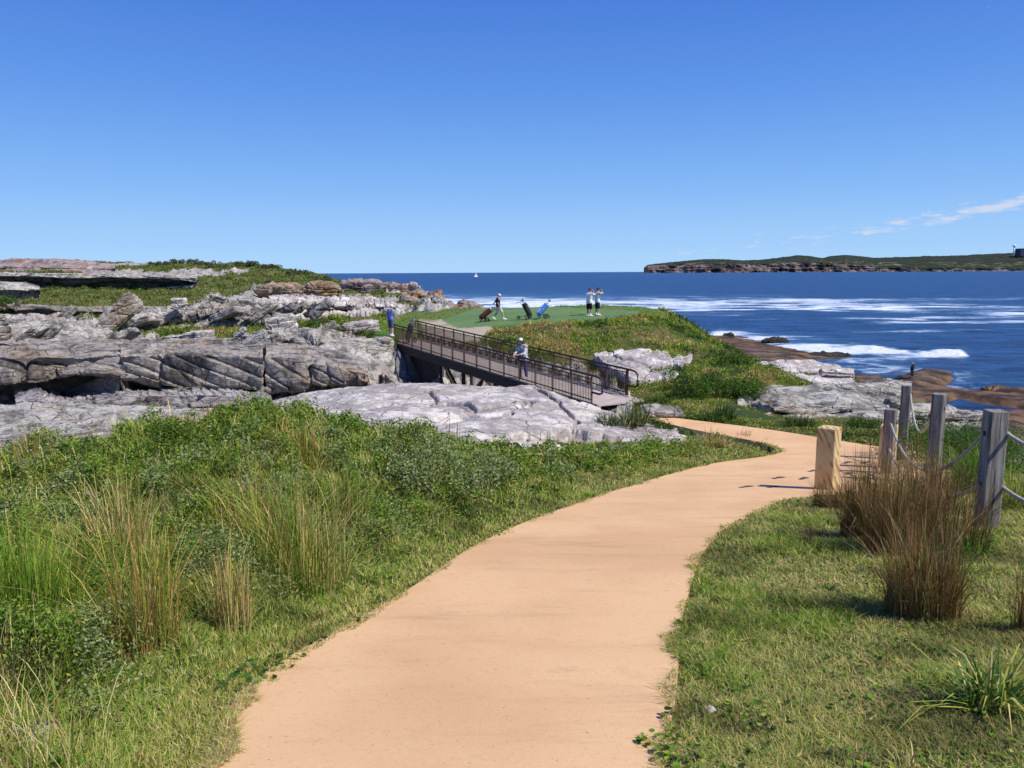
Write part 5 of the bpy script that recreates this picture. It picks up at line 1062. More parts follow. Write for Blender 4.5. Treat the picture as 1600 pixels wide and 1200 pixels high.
# ------------------------------------------------------------------ golf bags on trolleys
M['steel'] = flat('trolley_tube', (.12, .12, .13), .35, .5, .6); M['tyre'] = flat('black_rubber', (.02, .02, .022), .8); M['chrome'] = flat('club_steel', (.55, .56, .58), .25, .6, .9)
def trolley(label, loc, rz, lean, bagc, accent, front=True, wheel_x=.22, handle=(.35, .28), bag_len=.86):
    root = empty('golf_trolley', tuple(loc), rz); root.rotation_euler = (0, 0, rz)
    a = math.radians(lean); d = np.array((math.cos(a), 0, math.sin(a))); u = np.array((-math.sin(a), 0, math.cos(a))); base = np.array((0, 0, .16)); top = base + d * bag_len
    Mr = np.stack([u, np.array((0, 1.0, 0)), d], 1)           # local z along the bag
    tilt = lambda p: base + Mr @ np.array(p, float)
    bm = flat('bag_fabric', bagc, .7, .25, 0, .12, 14); am = flat('bag_trim', accent, .6, .3)
    b = MB(); b.tube([tilt((.12, 0, z)) for z in (-.02, 0, .05, .3, .6, .80, .86, .865)], [.06, .125, .135, .130, .135, .14, .142, .05], 16, True, None, 1.15); bag = b.build('golf_bag', bm, root, True)
    b = MB()
    for z0, z1, o, w in ((.08, .42, .25, .17), (.50, .74, .235, .14)): b.box(tilt((o, 0, (z0 + z1) / 2)), (.09, w, z1 - z0), 0, .03, np.stack([u, np.array((0, 1.0, 0)), d], 1))
    b.build('pocket', am, bag)
    for s in (-1, 1): b = MB(); b.box(tilt((.13, s * .165, .30)), (.16, .07, .40), 0, .03, Mr); b.build('side_pocket', bm, bag)
    b = MB(); b.tube([tilt((.26, 0, .80)), tilt((.33, 0, .62)), tilt((.30, 0, .40))], .014, 6); b.build('strap', am, bag, True)
    rg = np.random.default_rng(int(lean * 7 + loc[0] * 10))
    for i in range(9):
        ox, oy, L = rg.uniform(.04, .2), rg.uniform(-.09, .09), rg.uniform(.98, 1.18); c = empty; b = MB(); b.tube([tilt((ox, oy, .6)), tilt((ox, oy, L))], .006, 6)
        e = tilt((ox, oy, L)); 
        if i < 3: b.ell(e + d * .03, (.055, .045, .04), Mr, 10, 7)
        else: b.box(e + d * .02, (.075, .02, .055), rg.uniform(0, 3), .006)
        b.build('golf_club', am if i < 2 else (M['tyre'] if i < 3 else M['chrome']), root, True)
    b = MB(); b.tube([tilt((-.03, 0, -.10)), tilt((-.03, 0, .55)), tilt((-.03, 0, .80)), tilt((handle[0] * -.1 - .03, 0, .80 + handle[0])), tilt((-handle[1], 0, .86 + handle[0]))], .016, 8)
    b.tube([tilt((-.03, 0, -.06)), tilt((.14, 0, -.08))], .018, 8); hx = tilt((-handle[1], 0, .86 + handle[0])); b.tube([hx + (0, -.09, 0), hx + (0, .09, 0)], .019, 8)
    wx = wheel_x; b.tube([tilt((-.03, 0, .22)), (wx, .24, .15)], .012, 6); b.tube([tilt((-.03, 0, .22)), (wx, -.24, .15)], .012, 6); b.tube([(wx, -.27, .15), (wx, .27, .15)], .011, 6)
    if front: b.tube([tilt((-.03, 0, .12)), (.62, 0, .13)], .016, 6)
    b.build('frame', M['steel'], root, True)
    def wheel(x, y, r):
        b = MB(); th = np.linspace(0, 2 * math.pi, 29); b.tube(np.stack([x + (r - .025) * np.cos(th), np.full(29, y), r + (r - .025) * np.sin(th)], 1), .026, 8, False); w = b.build('wheel', M['tyre'], root, True)
        h = MB(); h.tube([(x, y - .03, r), (x, y + .03, r)], .028, 10)
        for k in range(6): th = k * math.pi / 3; h.bar((x, y, r), (x + (r - .03) * math.cos(th), y, r + (r - .03) * math.sin(th)), .016)
        h.build('rim', M['steel'], w)
    wheel(wx, .27, .155); wheel(wx, -.27, .155)
    if front: wheel(.64, 0, .12)
    return tag(root, label, 'golf trolley', 'golf bags on trolleys')
trolley('black golf bag trolley leaning up to the left on the tee', at(826, 47.6), math.pi - .25, 62, (.018, .016, .016), (.04, .035, .03), True, .0, (.25, .30))
trolley('bright blue golf bag trolley leaning up to the right on the tee', at(843, 47.2), .15, 50, (.08, .22, .62), (.35, .50, .80), False, .42, (.1, .1))
trolley('maroon golf bag trolley pulled low behind the striding man', at(753, 49.0), .12, 38, (.085, .018, .02), (.13, .03, .03), False, .36, (.28, .0))
gb = BP(.035, .55, 0)
trolley('dark grey golf bag trolley at the far end of the footbridge', gb, -.6, 68, (.05, .05, .06), (.22, .06, .07), False, .15, (.2, .2))
# ------------------------------------------------------------------ vegetation
dpg = dp.reshape(NV, NU); 
def FIELD(A, x, y):
    fu = np.interp(x / y, uu, np.arange(NU)); fv = np.interp(np.log(y), vv, np.arange(NV)); i = np.clip(fu.astype(int), 0, NU - 2); j = np.clip(fv.astype(int), 0, NV - 2); a = fu - i; b = fv - j
    return A[j, i] * (1 - a) * (1 - b) + A[j, i + 1] * a * (1 - b) + A[j + 1, i] * (1 - a) * b + A[j + 1, i + 1] * a * b
def sample(n, d0, d1, p0=-330, p1=1930, pw=1.0, seed=0):
    r = np.random.default_rng(seed); u = (r.uniform(p0, p1, n) - 800) / FOC; D = np.exp(r.uniform(math.log(d0), math.log(d1), n)); x = u * D; y = D; z = H(x, y)
    P = np.stack([x, y, z], 1); a, b = proj(P); return P, a, b, FIELD(dpg, x, y), r
def blades(P, h, w, az, lean, C, r, tip=None, segs=2, droop=.25):
    """curved tapering blades; returns V, T, colours"""
    n = len(P); d = np.stack([np.cos(az), np.sin(az), 0 * az], 1); wa = az + r.uniform(.8, 2.3, n); wv = np.stack([np.cos(wa), np.sin(wa), 0 * az], 1) * (w / 2)[:, None]
    up = np.array((0, 0, 1.0)); rows = []; cols = []; m = segs
    for k in range(m):
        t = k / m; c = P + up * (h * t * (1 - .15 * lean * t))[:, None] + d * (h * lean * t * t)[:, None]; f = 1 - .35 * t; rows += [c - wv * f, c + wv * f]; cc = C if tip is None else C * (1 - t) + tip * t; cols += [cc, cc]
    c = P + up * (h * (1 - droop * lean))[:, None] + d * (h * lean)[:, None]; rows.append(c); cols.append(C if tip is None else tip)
    k = 2 * m + 1; V = np.stack(rows, 1).reshape(-1, 3); CC = np.stack(cols, 1).reshape(-1, 3); b = np.arange(n)[:, None] * k; T = []
    for s_ in range(m - 1): T += [b + np.array((2 * s_, 2 * s_ + 1, 2 * s_ + 3)), b + np.array((2 * s_, 2 * s_ + 3, 2 * s_ + 2))]
    T.append(b + np.array((2 * m - 2, 2 * m - 1, 2 * m))); return V, np.vstack(T), CC
def leaves(P, s, C, r, upw=.8, asp=.5):
    """small folded diamond leaves"""
    n = len(P); N = r.normal(size=(n, 3)); N[:, 2] = np.abs(N[:, 2]) + upw; N /= np.linalg.norm(N, axis=1)[:, None]; a = r.normal(size=(n, 3)); a -= N * (a * N).sum(1)[:, None]; a /= np.linalg.norm(a, axis=1)[:, None]; b = np.cross(N, a)
    s = s[:, None]; V = np.stack([P - a * s * .5, P + b * s * asp * .5 - N * s * .08, P + a * s * .5 + N * s * .05, P - b * s * asp * .5 - N * s * .08], 1).reshape(-1, 3); k = np.arange(n)[:, None] * 4
    return V, np.vstack([k + np.array((0, 1, 2)), k + np.array((0, 2, 3))]), np.repeat(C, 4, 0)
def discs(P, s, C, r, upw=1.6):
    n = len(P); N = r.normal(size=(n, 3)) * .5; N[:, 2] = np.abs(N[:, 2]) + upw; N /= np.linalg.norm(N, axis=1)[:, None]; a = r.normal(size=(n, 3)); a -= N * (a * N).sum(1)[:, None]; a /= np.linalg.norm(a, axis=1)[:, None]; b = np.cross(N, a); V = []
    for k in range(7): th = k * 2 * math.pi / 7; V.append(P + (a * math.cos(th) + b * math.sin(th)) * s[:, None] + N * (s * .22)[:, None] * (1 if k % 2 else .6))
    V.append(P); V = np.stack(V, 1).reshape(-1, 3); k = np.arange(n)[:, None] * 8
    return V, np.vstack([k + np.array((j, (j + 1) % 7, 7)) for j in range(7)]), np.repeat(C, 8, 0)
def merge(*L):
    V = []; T = []; C = []; o = 0
    for v, t, c in L: V.append(v); T.append(t + o); C.append(c); o += len(v)
    return np.vstack(V), np.vstack(T), np.vstack(C)
def pick(r, n, cols, wts): c = np.array(cols, float); i = r.choice(len(c), n, p=np.array(wts) / sum(wts)); return c[i] * r.uniform(.75, 1.3, (n, 1)) * r.uniform(.93, 1.07, (n, 3))
GRN = (.135, .215, .022); YG = (.33, .36, .058); TAN = (.50, .40, .165); GREY = (.29, .32, .13); DARK = (.035, .07, .012); BRN = (.23, .125, .048); BRI = (.125, .275, .022); STR = (.62, .52, .25)

# lawn and verge on the right, and the grassy spit
P, a, b, d, r = sample(800000, 1.2, 20, 850, 2850, seed=1); a0 = a; rr_ = r.uniform(0, 1, len(a)) < np.where(a > 1930, .75, 1.0); P, a, b, d = P[rr_], a[rr_], b[rr_], d[rr_]; k = classify(a, b, P[:, 1], P[:, 0], P[:, 1])
jag = .10 * fbm(P * 2.2, 2) + .05 * fbm(P * 8 + 3, 2) - .02; P[:, 2] = np.where(d < .14, np.maximum(P[:, 2], CZ - prof(P[:, 1]) + .010), P[:, 2])
m = (d > jag) & ((k == 6) | ((k == 5) & (a > 880)) | ((k == 1) & (P[:, 1] < 20))) & ~((P[:, 1] > 13.5) & (b < 690) & (a < 1120)); P = P[m]; d = d[m]; n = len(P); a = a[m]
pt = fbm(P * .9 + 3, 3); p2 = fbm(P * 3.1 + 8, 3); D = P[:, 1]
lush = sstep(.0, .5, pt + .4 * p2); C = pick(r, n, ((.34, .36, .10), GRN, TAN, GREY, BRI, STR), (5, 2.0, 3.4, 1.5, .8, 1.6)); CL = pick(r, n, (GRN, BRI, YG, DARK), (3, 3, 3, .7)); s_ = r.uniform(0, 1, n) < lush * .6; C = np.where(s_[:, None], CL, C)
dry = (p2 - .5 * pt) > .38; C = np.where((dry & (r.uniform(0, 1, n) < .6))[:, None], pick(r, n, (TAN, STR, GREY), (3, 2, 2)), C)
C = C * (1 - .42 * sstep(.05, .45, fbm(P * 1.5 + 90, 3)))[:, None] * np.where((fbm(P * 4.5 + 30, 2) > .45)[:, None], .55, 1); h = r.uniform(.022, .06, n) * (1 + .9 * lush) * np.clip(.5 + d * 2, .5, 1) * np.clip(D / 6, .9, 1.5); w = np.maximum(.0035, .00105 * D) * r.uniform(.8, 1.5, n)
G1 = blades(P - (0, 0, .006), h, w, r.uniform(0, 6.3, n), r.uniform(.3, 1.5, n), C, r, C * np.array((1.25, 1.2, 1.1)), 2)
E, ea, eb, ed, r2 = sample(500000, 1.35, 20, -330, 1930, seed=14); jj = .17 * np.maximum(fbm(E * 1.5 + 5, 2) + .05, 0) + .03 * fbm(E * 9, 2)
me_ = (ed < .07) & (ed > -jj) & ~((ea > 1240) & (eb < 735)); E = E[me_]; E[:, 2] = np.where(ed[me_] < 0, CZ - prof(E[:, 1]) + .014, E[:, 2]); nE = len(E); cE = pick(r2, nE, (TAN, STR, YG, GREY, (.30, .22, .12)), (3, 3, 3, 2, 2))
G3 = blades(E, r2.uniform(.008, .032, nE), np.maximum(.0035, .001 * E[:, 1]) * r2.uniform(.7, 1.4, nE), r2.uniform(0, 6.3, nE), r2.uniform(.8, 3.0, nE), cE, r2, None, 2, .1)
s_ = r.choice(n, 26000, replace=False); s_ = s_[(p2[s_] > .02)]; q = P[s_] + np.c_[0 * s_, 0 * s_, r.uniform(.01, .035, len(s_))]
G2 = discs(q, np.maximum(.011, .0016 * q[:, 1]) * r.uniform(.6, 1.2, len(s_)), pick(r, len(s_), (GRN, DARK, BRI, YG), (3, 3, 2, 1)), r)
o = link_mesh('grass', *[x for x in [*merge(G1, G2, G3)][:2]], M['veg'], None, False, merge(G1, G2, G3)[2]); tag(o, 'short coastal grass with small round leaves beside the path', kind='stuff')

# low ground cover on the left bank: leafy mats, soft grass, round leaves
P, a, b, d, r = sample(1050000, 1.2, 19, -1150, 1330, seed=2); rr_ = r.uniform(0, 1, len(a)) < np.where(a < -330, .7, 1.0); P, a, b, d = P[rr_], a[rr_], b[rr_], d[rr_]; k = classify(a, b, P[:, 1], P[:, 0], P[:, 1])
P[:, 2] = np.where(d < .14, np.maximum(P[:, 2], CZ - prof(P[:, 1]) + .010), P[:, 2]); m = (d > .12 * fbm(P * 2.2, 2) + .06 * fbm(P * 8 + 3, 2) - .03) & (k == 5) & (a < 1240); 
from_rock = (P[:, 1] > 12.0) & (a > 640) & (b < np.interp(a, [640, 760, 850, 950, 1000, 1060, 1110, 1240], [680, 706, 712, 712, 700, 688, 676, 660])); m &= ~from_rock
P = P[m]; d = d[m]; a = a[m]; b = b[m]; n = len(P); D = P[:, 1]; pt = fbm(P * .7 + 13, 3); p2 = fbm(P * 2.6 + 18, 3); bank = sstep(.25, 1.3, d) * sstep(1180, 950, a)
shrub = sstep(-.3, .08, p2 + .4 * pt) * bank; soft = 1 - shrub
C = pick(r, n, (GRN, BRI, (.34, .38, .09), TAN, GREY, STR), (2.6, 2, 4.5, 1.8, 1.2, .8)) * 1.08; edge = d < .25; C = np.where((edge & (r.uniform(0, 1, n) < .5))[:, None], pick(r, n, (TAN, YG, STR), (3, 3, 2)), C)
C = C * (1 - .40 * sstep(.0, .45, fbm(P * 1.2 + 90, 3)))[:, None]; far = sstep(8, 12, D); C = np.where((r.uniform(0, 1, n) < far * .55)[:, None], pick(r, n, (STR, TAN, YG), (2, 3, 3)), C)
h = (r.uniform(.03, .085, n) + bank * r.uniform(.02, .13, n) * (1 + .8 * np.clip(pt, -.5, 1))) * np.clip(.4 + d * 2, .4, 1); w = np.maximum(.0035, .00105 * D) * r.uniform(.8, 1.6, n); s1 = r.uniform(0, 1, n) > shrub * .72
lf = lambda A: A[s1]
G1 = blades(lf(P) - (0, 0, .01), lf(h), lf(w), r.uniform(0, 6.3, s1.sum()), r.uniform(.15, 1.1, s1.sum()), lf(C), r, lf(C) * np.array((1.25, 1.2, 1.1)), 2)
s2 = ~s1; q = P[s2]; n2 = len(q); can = .05 + .30 * np.maximum(fbm(q * 2.1 + 2, 3) + .35, 0); can *= np.clip(.3 + d[s2], .3, 1); rep = 3
G = [G1]
for t in range(rep):
    qq = q + r.normal(size=q.shape) * np.array((.02, .02, 0)) + np.c_[0 * can, 0 * can, can * r.uniform(.35, 1.05, n2)]; kind = fbm(q * 1.3 + 77, 2)[:, None]
    cc = np.where(kind > .12, pick(r, n2, ((.27, .32, .12), (.38, .41, .20), GRN, DARK), (4, 3, 2, 1.3)), pick(r, n2, (GRN, DARK, (.16, .30, .045), YG), (4, 1.4, 3, 3.2))); G.append(leaves(qq, np.maximum(.022, .0052 * qq[:, 1]) * r.uniform(.6, 1.3, n2), cc, r, .5, .45))
s_ = r.choice(n, 26000, replace=False); s_ = s_[(fbm(P[s_] * 1.7 + 55, 2) > .12)]; q = P[s_] + np.c_[0 * s_, 0 * s_, r.uniform(.02, .10, len(s_)) * np.clip(.3 + d[s_], .3, 1)]
G.append(discs(q, np.maximum(.012, .0017 * q[:, 1]) * r.uniform(.6, 1.25, len(s_)), pick(r, len(s_), (BRI, (.05, .13, .02), DARK, YG), (2, 3, 2, 1)), r))
s_ = (a < 170) & (b > 690) & (b < 820) & (r.uniform(0, 1, n) < .006); q = P[s_] + (0, 0, .2); G.append(discs(q, np.full(len(q), .010), np.full((len(q), 3), .8), r))
mm = merge(*G); o = link_mesh('ground_cover', mm[0], mm[1], M['veg'], None, False, mm[2]); tag(o, 'dense leafy ground cover and soft grass on the left bank', kind='stuff')
# taller loose stems standing out of the bank
P, a, b, d, r = sample(15000, 1.8, 17, -330, 1200, seed=3); k = classify(a, b, P[:, 1], P[:, 0], P[:, 1]); cl = fbm(P * .9 + 60, 2)
m = (d > .35) & (k == 5) & (cl > .05) & ~((P[:, 1] > 12.0) & (a > 640) & (b < 700)); P = P[m]; n = len(P); D = P[:, 1]
C = pick(r, n, (GRN, YG, TAN, STR, BRN), (2, 3, 3, 2, 1)); h = r.uniform(.14, .40, n) * np.interp(a[m], [0, 900, 1100], [1, 1, .5]); mm = blades(P, h, np.maximum(.0035, .001 * D), r.uniform(0, 6.3, n), r.uniform(.05, .7, n), C, r, None, 4)
o = link_mesh('tall_grass', mm[0], mm[1], M['reed'], None, False, mm[2]); tag(o, 'thin upright grass stems scattered through the bank', kind='stuff')

# scrub on the slopes beyond, tussocky at a distance
def scrub(nn, d0, d1, p0, p1, seed, hh, label, name, mul=1.0):
    P, a, b, d, r = sample(nn, d0, d1, p0, p1, seed=seed); k = classify(a, b, P[:, 1], P[:, 0], P[:, 1]); vis = P[:, 1] < 260; m = (((k == 1) & vis) | ((k == 2) & (r.uniform(0, 1, len(k)) < .5))) & (d > .1)
    P = P[m]; k = k[m]; a = a[m]; n = len(P); D = P[:, 1]; pt = fbm(P * .22 + 3, 3); p2 = fbm(P * .8 + 8, 3)
    t = pt + .6 * p2; brown = (t + sstep(-3.9, -3.0, P[:, 2] - CZ) * (D < 60) * .22 > .36); dark = t < -.25
    C = pick(r, n, (GRN, YG, BRI, GREY, TAN), (4, 2.5, 1.5, 1, 1)); C = np.where(brown[:, None], pick(r, n, (TAN, (.30, .19, .09), STR, YG, (.40, .28, .14)), (3, 3, 1.2, 2.5, 3)), C); C = np.where(dark[:, None], pick(r, n, (GRN, DARK, (.04, .075, .02)), (3, 3, 3)), C)
    C = np.where((k == 2)[:, None], pick(r, n, (BRI, YG, GRN), (3, 2, 2)), C); C = C * mul if name != 'hill_heath' else C * .4 + np.array((.13, .145, .05))
    lump = np.clip(.75 + 1.1 * fbm(P * .55 + 21, 3), .45, 1.6); h = hh * np.where((D < 26) & (a > 1135), .28, 1) * r.uniform(.5, 1.2, n) * lump * np.where(k == 2, .3, 1) * np.clip(D / 40, .8, 2.2); w = np.maximum(.012, .0013 * D) * r.uniform(.8, 1.5, n)
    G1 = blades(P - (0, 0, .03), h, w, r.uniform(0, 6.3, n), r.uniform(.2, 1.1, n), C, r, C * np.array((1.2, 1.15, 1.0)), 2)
    s_ = (k == 1) & (lump > .6) & (r.uniform(0, 1, n) < np.where((a > 700) & (P[:, 1] > 33) & (P[:, 1] < 66), .22, .7)); q = P[s_]; G2 = []
    for t_ in range(2): qq = q + np.c_[r.normal(size=(len(q), 2)) * .08, h[s_] * r.uniform(.3, 1.0, len(q))]; G2.append(leaves(qq, np.maximum(.05, .0025 * q[:, 1]) * r.uniform(.6, 1.3, len(q)), C[s_] * r.uniform(.6, 1.1, (len(q), 1)), r, .4, .6))
    mm = merge(G1, *G2); o = link_mesh(name, mm[0], mm[1], M['veg'], None, False, mm[2]); tag(o, label, kind='stuff')
scrub(380000, 15, 62, 520, 2300, 5, .26, 'mixed green and brown coastal scrub on the slopes around the bridge', 'coastal_scrub')
scrub(70000, 37, 66, -330, 640, 6, .26, 'grassy tufts between the rock ledges in the left meadow', 'meadow_grass')
scrub(230000, 66, 240, -330, 760, 7, .17, 'low heath covering the far hill on the left', 'hill_heath', 1.0)

# ---- countable plants
def tussock(name, label, cat, loc, h, rad, n, cols, wts, spread=.5, width=.005, group=None, segs=4, tipc=None, droop=.2, seed=0, zfix=False):
    r = np.random.default_rng(seed + int(loc[0] * 100) % 97 + 5); rr = rad * np.sqrt(r.uniform(0, 1, n)) ; th = r.uniform(0, 6.283, n); x = rr * np.cos(th); y = rr * np.sin(th)
    z = H(loc[0] + x, loc[1] + y) - loc[2] - .02 if not zfix else 0 * x - .05; P = np.stack([x, y, z], 1); az = th + r.normal(size=n) * .7; lean = np.abs(r.normal(size=n)) * spread * (.3 + rr / rad * .8) + (r.uniform(0, 1, n) < .07) * r.uniform(0, 1.0, n)
    hh = h * np.where(r.uniform(0, 1, n) < .08, r.uniform(1.05, 1.25, n), r.uniform(.3, 1.05, n)) * (1 - .2 * rr / rad); C = pick(r, n, cols, wts); tip = C * np.array((1.1, 1.0, .9)) if tipc is None else np.where(r.uniform(0, 1, (n, 1)) < .6, np.array(tipc), C)
    az = np.where(r.uniform(0, 1, n) < .25, r.uniform(0, 6.28, n), az)
    v, t, c = blades(P, hh, np.full(n, width) * r.uniform(.7, 1.4, n), az, lean, C, r, tip, segs, droop)
    o = link_mesh(name, v, t, M['reed'], None, False, c); o.location = loc; return tag(o, label, cat, group)
RB = dict(cols=((.26, .12, .045), (.15, .08, .035), (.10, .15, .025), (.38, .28, .13), (.18, .16, .045)), wts=(5, 3, 3, 2, 2.5)); RG = dict(cols=(GRN, (.06, .12, .02), YG, TAN), wts=(4, 3, 2, 2)); RT = dict(cols=(TAN, STR, BRN, GREY, YG), wts=(3, 2, 2, 2, 2)); RO = dict(cols=((.34, .20, .06), BRN, YG, GRN, TAN), wts=(3, 2, 2, 3, 2))
gr = 'rush clumps beside the path'
for lab, px, py, h, rad, n, pal, sp, w in [
    ('largest dark brown rush clump standing in the right lawn', 1440, 962, .66, .20, 1150, RB, .34, .0038),
    ('tall brown rush clump left of the nearest fence post', 1482, 860, .80, .28, 650, RB, .42, .004),
    ('wide brown rush clump between the bollard and the big dark clump', 1402, 862, .98, .26, 800, RB, .36, .004),
    ('brown rush clump right of the yellow bollard', 1352, 842, .95, .21, 1050, RB, .36, .004),
    ('brown rush clump before the two farther fence posts', 1440, 800, .94, .34, 750, RB, .45, .0045),
    ('low rush clump at the foot of the yellow bollard on its left', 1284, 795, .42, .10, 330, RB, .5, .0045),
    ('green footed rush clump in front of the yellow bollard', 1306, 798, .40, .10, 330, RB, .5, .0045),
    ('small sparse rush tuft alone on the right lawn', 1266, 852, .26, .07, 70, RB, .35, .004),
    ('dark rushes cut by the right edge of the view', 1608, 985, .45, .08, 160, RB, .3, .0042),
    ('orange tipped rush clump on the lower left bank', 228, 1012, .76, .16, 460, RO, .46, .0036),
    ('dry tan rush clump beside the orange tipped one', 365, 988, .52, .09, 420, RT, .24, .0036),
    ('broad olive grass clump in the middle of the left bank', 470, 905, .84, .30, 800, dict(cols=(GRN, TAN, YG, BRN, STR, BRI), wts=(5, 3, 2, 1.5, 1, 2)), .6, .004),
    ('tan grass clump behind the broad olive one', 395, 870, .80, .28, 480, RO, .6, .004),
    ('bright green reed clump near the lower left corner', 55, 985, .68, .24, 900, dict(cols=(BRI, GRN, YG), wts=(3, 3, 2)), .4, .0045),
    ('green reed clump behind the lower left corner reeds', 150, 930, .50, .2, 360, RG, .5, .004),
    ('pale seeding grass clump at the upper left of the bank', 190, 880, .70, .2, 480, RT, .5, .0038),
    ('dry tan grass tuft on the crest of the bank', 330, 672, .42, .35, 300, RT, .5, .006),
    ('orange brown seeding tuft on the bank right of its crest', 470, 720, .50, .3, 420, RO, .6, .005),
    ('dark green rushes rising beside the broad olive clump', 545, 820, .62, .16, 360, RG, .35, .0045),
    ('dry twiggy tuft at the top left edge of the bank', 45, 720, .40, .35, 260, RT, .5, .0055),
    ('thin tan stems in front of the pale dome, left group', 640, 690, .55, .25, 60, RT, .18, .007),
    ('thin dark stems in front of the pale dome, right group', 705, 705, .75, .16, 60, RB, .1, .007),
    ('short tan rush fringe at the foot of the pale dome', 830, 722, .35, .5, 160, RT, .3, .008),
    ('tan reed clump on the grassy spit', 1108, 700, .52, .16, 150, RT, .3, .010),
    ('thin reed clump on the spit next to the dark slab edge', 1160, 697, .42, .2, 120, RB, .3, .009),
    ('small reed tuft near the tip of the spit', 1196, 702, .34, .1, 50, RB, .3, .009)]:
    tussock('rush_clump', lab, 'rush clump', hit(px, py), h, rad, n, spread=sp, width=w, group=gr, tipc=(.30, .165, .075) if pal is RB else None, seed=px, **pal)
for lab, px, py, h, rad, n, pal, sp, w in [
    ('spiky green tussock with pale dead blades in the lower right corner', 1545, 1108, .30, .08, 230, dict(cols=((.07, .17, .03), GRN, YG, STR), wts=(5, 3, 2, 1.5)), 1.1, .0075),
    ('small spiky plant at the bottom right edge', 1420, 1215, .14, .05, 60, RT, .8, .005),
    ('dark strappy plant at the near end of the footbridge railing', 990, 664, .85, .35, 420, dict(cols=((.04, .07, .02), GREY, TAN, DARK), wts=(4, 3, 1, 2)), .8, .016),
    ('second dark strappy plant left of the path bend by the bridge', 950, 657, .45, .3, 160, dict(cols=((.04, .07, .02), GREY, DARK), wts=(4, 2, 2)), .8, .016),
    ('dark strappy plant on the far side of the path bend', 1128, 656, .55, .4, 380, dict(cols=((.035, .06, .018), DARK, GRN), wts=(4, 2, 2)), .8, .018),
    ('dark strappy plant before the cream rock ledge', 1248, 668, .45, .4, 340, dict(cols=((.035, .06, .018), DARK, GRN), wts=(4, 2, 2)), .8, .017),
    ('dark strappy plant between the cream ledge and the bollard', 1345, 668, .40, .35, 260, dict(cols=((.04, .065, .018), DARK, GRN), wts=(4, 2, 2)), .8, .016),
    ('big bright green drooping tussock behind the fence posts', 1530, 772, .85, .30, 1100, dict(cols=(BRI, GRN, (.05, .1, .02)), wts=(3, 3, 3)), 1.0, .007),
    ('olive drooping tussock right of the nearest fence post', 1596, 800, .62, .3, 700, dict(cols=(YG, GRN, TAN), wts=(3, 3, 2)), .8, .006),
    ('broad leaved green clump at the foot of the nearest fence post', 1500, 868, .26, .18, 160, dict(cols=(BRI, (.05, .11, .02)), wts=(3, 3)), 1.0, .013)]:
    tussock('strappy_plant', lab, 'tussock plant', hit(px, py) if py not in (664, 657) else PX(px, py + 4, 20.4), h, zfix=py in (664, 657), rad=rad, n=n, cols=pal['cols'], wts=pal['wts'], spread=sp, width=w, group='strappy tussock plants', droop=.45, seed=px)
def shrub(label, px, D, w, h, cols, wts, leaf=.03, n=9000, seed=0, py=None):
    loc = at(px, D) if py is None else hit(px, py); r = np.random.default_rng(seed); root = empty('shrub', tuple(loc)); K_ = 14; c = r.uniform(-.6, .6, (K_, 3)) * (w, w * .7, 0); c[:, 2] = h * r.uniform(.25, .7, K_); R = np.minimum(w * r.uniform(.2, .38, K_), h * .55)
    i = r.integers(0, K_, n); v = r.normal(size=(n, 3)); v /= np.linalg.norm(v, axis=1)[:, None]; P = c[i] + v * (R[i] * r.uniform(.55, 1.12, n) ** .6)[:, None]; P = P[P[:, 2] > .0]
    v_, t_, c_ = leaves(P, leaf * r.uniform(.6, 1.4, len(P)), pick(r, len(P), cols, wts), r, .3, .5); link_mesh('foliage', v_, t_, M['veg'], root, False, c_)
    b = MB()
    for k in range(K_): b.tube([(c[k, 0] * .2, c[k, 1] * .2, -.05), (c[k, 0] * .6, c[k, 1] * .6, c[k, 2] * .5), tuple(c[k])], [.016, .011, .005], 5)
    b.build('stem', M['twig'], root, True); return tag(root, label, 'shrub', 'low green shrubs')
M['twig'] = flat('dry_twig', (.13, .10, .07), .9)
SG = dict(cols=((.045, .10, .02), GRN, BRI, DARK), wts=(4, 3, 2, 2)); SD = dict(cols=((.035, .07, .02), GRN, DARK), wts=(4, 2, 3))
shrub('dense dark green shrub behind the rope between the posts', 1510, 13.6, 1.5, .80, leaf=.035, n=9000, seed=1, **SG)
shrub('bright green shrub at the right edge behind the nearest post', 1585, 13.2, 1.3, .85, leaf=.035, n=9000, seed=2, **SG)
shrub('rounded shrub directly behind the farthest grey posts', 1440, 15.0, 1.2, .65, leaf=.035, n=6000, seed=3, **SD)
SS = dict(cols=((.25, .29, .12), (.33, .36, .18), GRN, DARK, (.40, .42, .22)), wts=(4, 3, 2, 2, 2))
for k, (px, py, w, h, lab) in enumerate([(690, 770, .85, .34, 'grey green rosette shrub at the right of the bank, nearest the path'), (640, 735, .8, .34, 'grey green rosette shrub in the middle of the right bank'), (610, 690, .9, .34, 'dark shrub on the right shoulder of the bank'), (500, 665, 1.0, .30, 'low olive shrub on top of the bank'), (330, 700, 1.0, .3, 'low dark shrub left of the bank top'), (170, 740, .9, .28, 'low dark shrub at the upper left of the bank'), (740, 745, .7, .28, 'small rosette shrub at the right end of the bank')]):
    shrub(lab, px, 0, w, h, leaf=.036, n=3600, seed=50 + k, py=py, **(SS if k in (0, 1, 6) else dict(cols=(GRN, (.05, .10, .02), YG, DARK), wts=(3, 3, 2, 2))))
shrub('dark green shrub between the bollards and the cream ledge', 1420, 17.5, 1.6, .5, leaf=.045, n=5000, seed=9, **SD)
shrub('small dark shrub on the upper pale ledge', 1312, 33.2, 1.1, .75, leaf=.08, n=1500, seed=4, **SD)
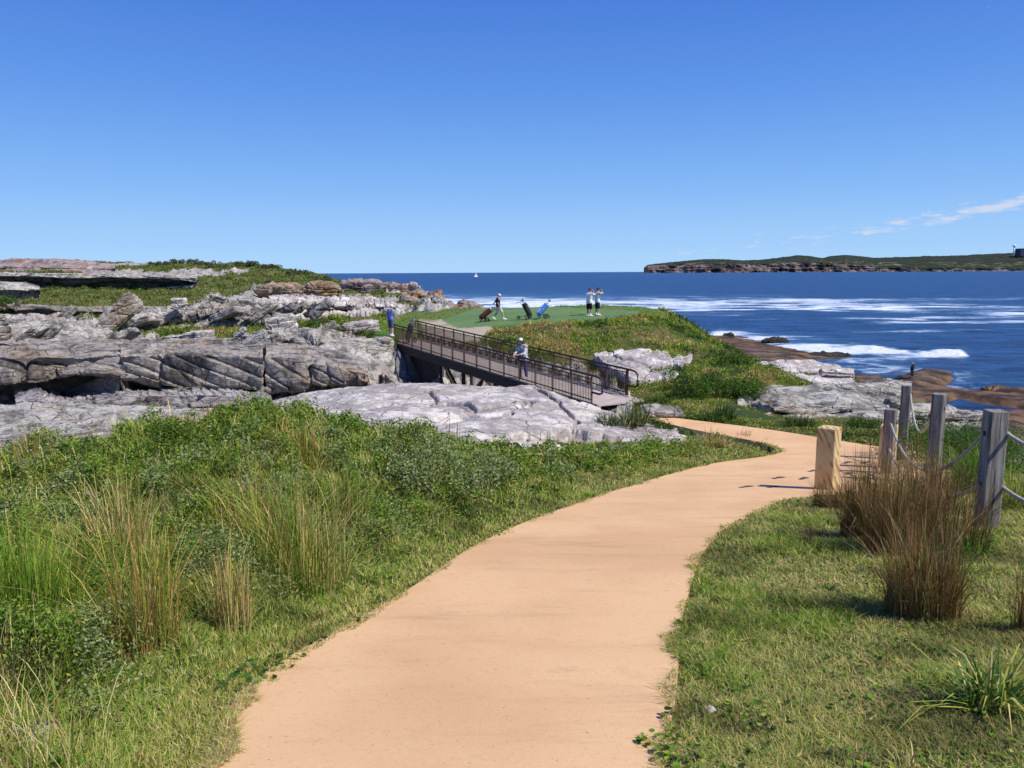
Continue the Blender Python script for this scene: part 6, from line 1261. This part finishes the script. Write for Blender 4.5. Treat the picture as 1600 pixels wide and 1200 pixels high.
shrub('spreading green shrub right of the footbridge end', 1080, 27, 2.0, .65, leaf=.07, n=5000, seed=5, **SD)
shrub('green shrub mass on the slope between bridge end and cream ledge', 1130, 26, 2.0, .6, leaf=.07, n=5000, seed=6, **SG)
shrub('grey green cushion on the rock apron below the bulging block', 560, 35.6, 1.1, .4, (GREY, GRN, DARK), (3, 2, 2), .07, 1500, 7)
shrub('dark bush on the flat shelf at the far left', 22, 70, 4.0, 1.3, leaf=.16, n=4000, seed=8, **SD)
for i, (px, D, w) in enumerate([(355, 150, 5), (395, 156, 4), (430, 150, 4), (300, 172, 5), (262, 176, 4), (335, 164, 4), (470, 140, 3.5), (505, 132, 3), (240, 120, 4), (440, 112, 3.5)]):
    shrub('dark rounded bush on the far hill, ' + ['highest on the skyline', 'second from the top of the hill', 'on the falling skyline', 'on the flat skyline', 'farthest left on the skyline', 'just left of the hilltop', 'halfway down the ridge', 'near the seaward end of the ridge', 'below the pinkish crown', 'above the orange rocks'][i], px, D, w, .9, leaf=.30, n=1300, seed=20 + i, cols=((.13, .15, .06), (.17, .18, .08), (.09, .11, .05)), wts=(3, 2, 2))
# single yellow flower in the lower left grass
g = hit(125, 1012); t = empty('yellow_flower', tuple(g)); b = MB(); b.tube([(0, 0, 0), (.01, 0, .07), (.012, 0, .12)], .0022, 6); b.build('stem', flat('flower_stem', (.08, .15, .03), .7), t, True)
b = MB()
for k in range(12): a_ = k * math.pi / 6; Mr = np.array(Matrix.Rotation(a_, 3, 'Z')); b.ell(np.array((.012, 0, .122)) + Mr @ np.array((.011, 0, .002)), (.010, .004, .0015), Mr, 8, 5)
b.ell((.012, 0, .124), (.006, .006, .004)); b.build('petals', flat('yellow_petal', (.75, .58, .02), .6), t, True); tag(t, 'single yellow daisy in the lower left grass', 'flower')
# pebble by the path
boulder('pebble', 'small pale grey stone in the grass by the right path edge', hit(1107, 1116) + (0, 0, .012), (.07, .05, .04), M['rock_pale'], (.1, .1, .4), 12, 2.4, group=None, cat='stone', t=.05, amp=.002, crev=0, blocks=(5, 5, 5), bamp=.003, crack=0, rough=.003)
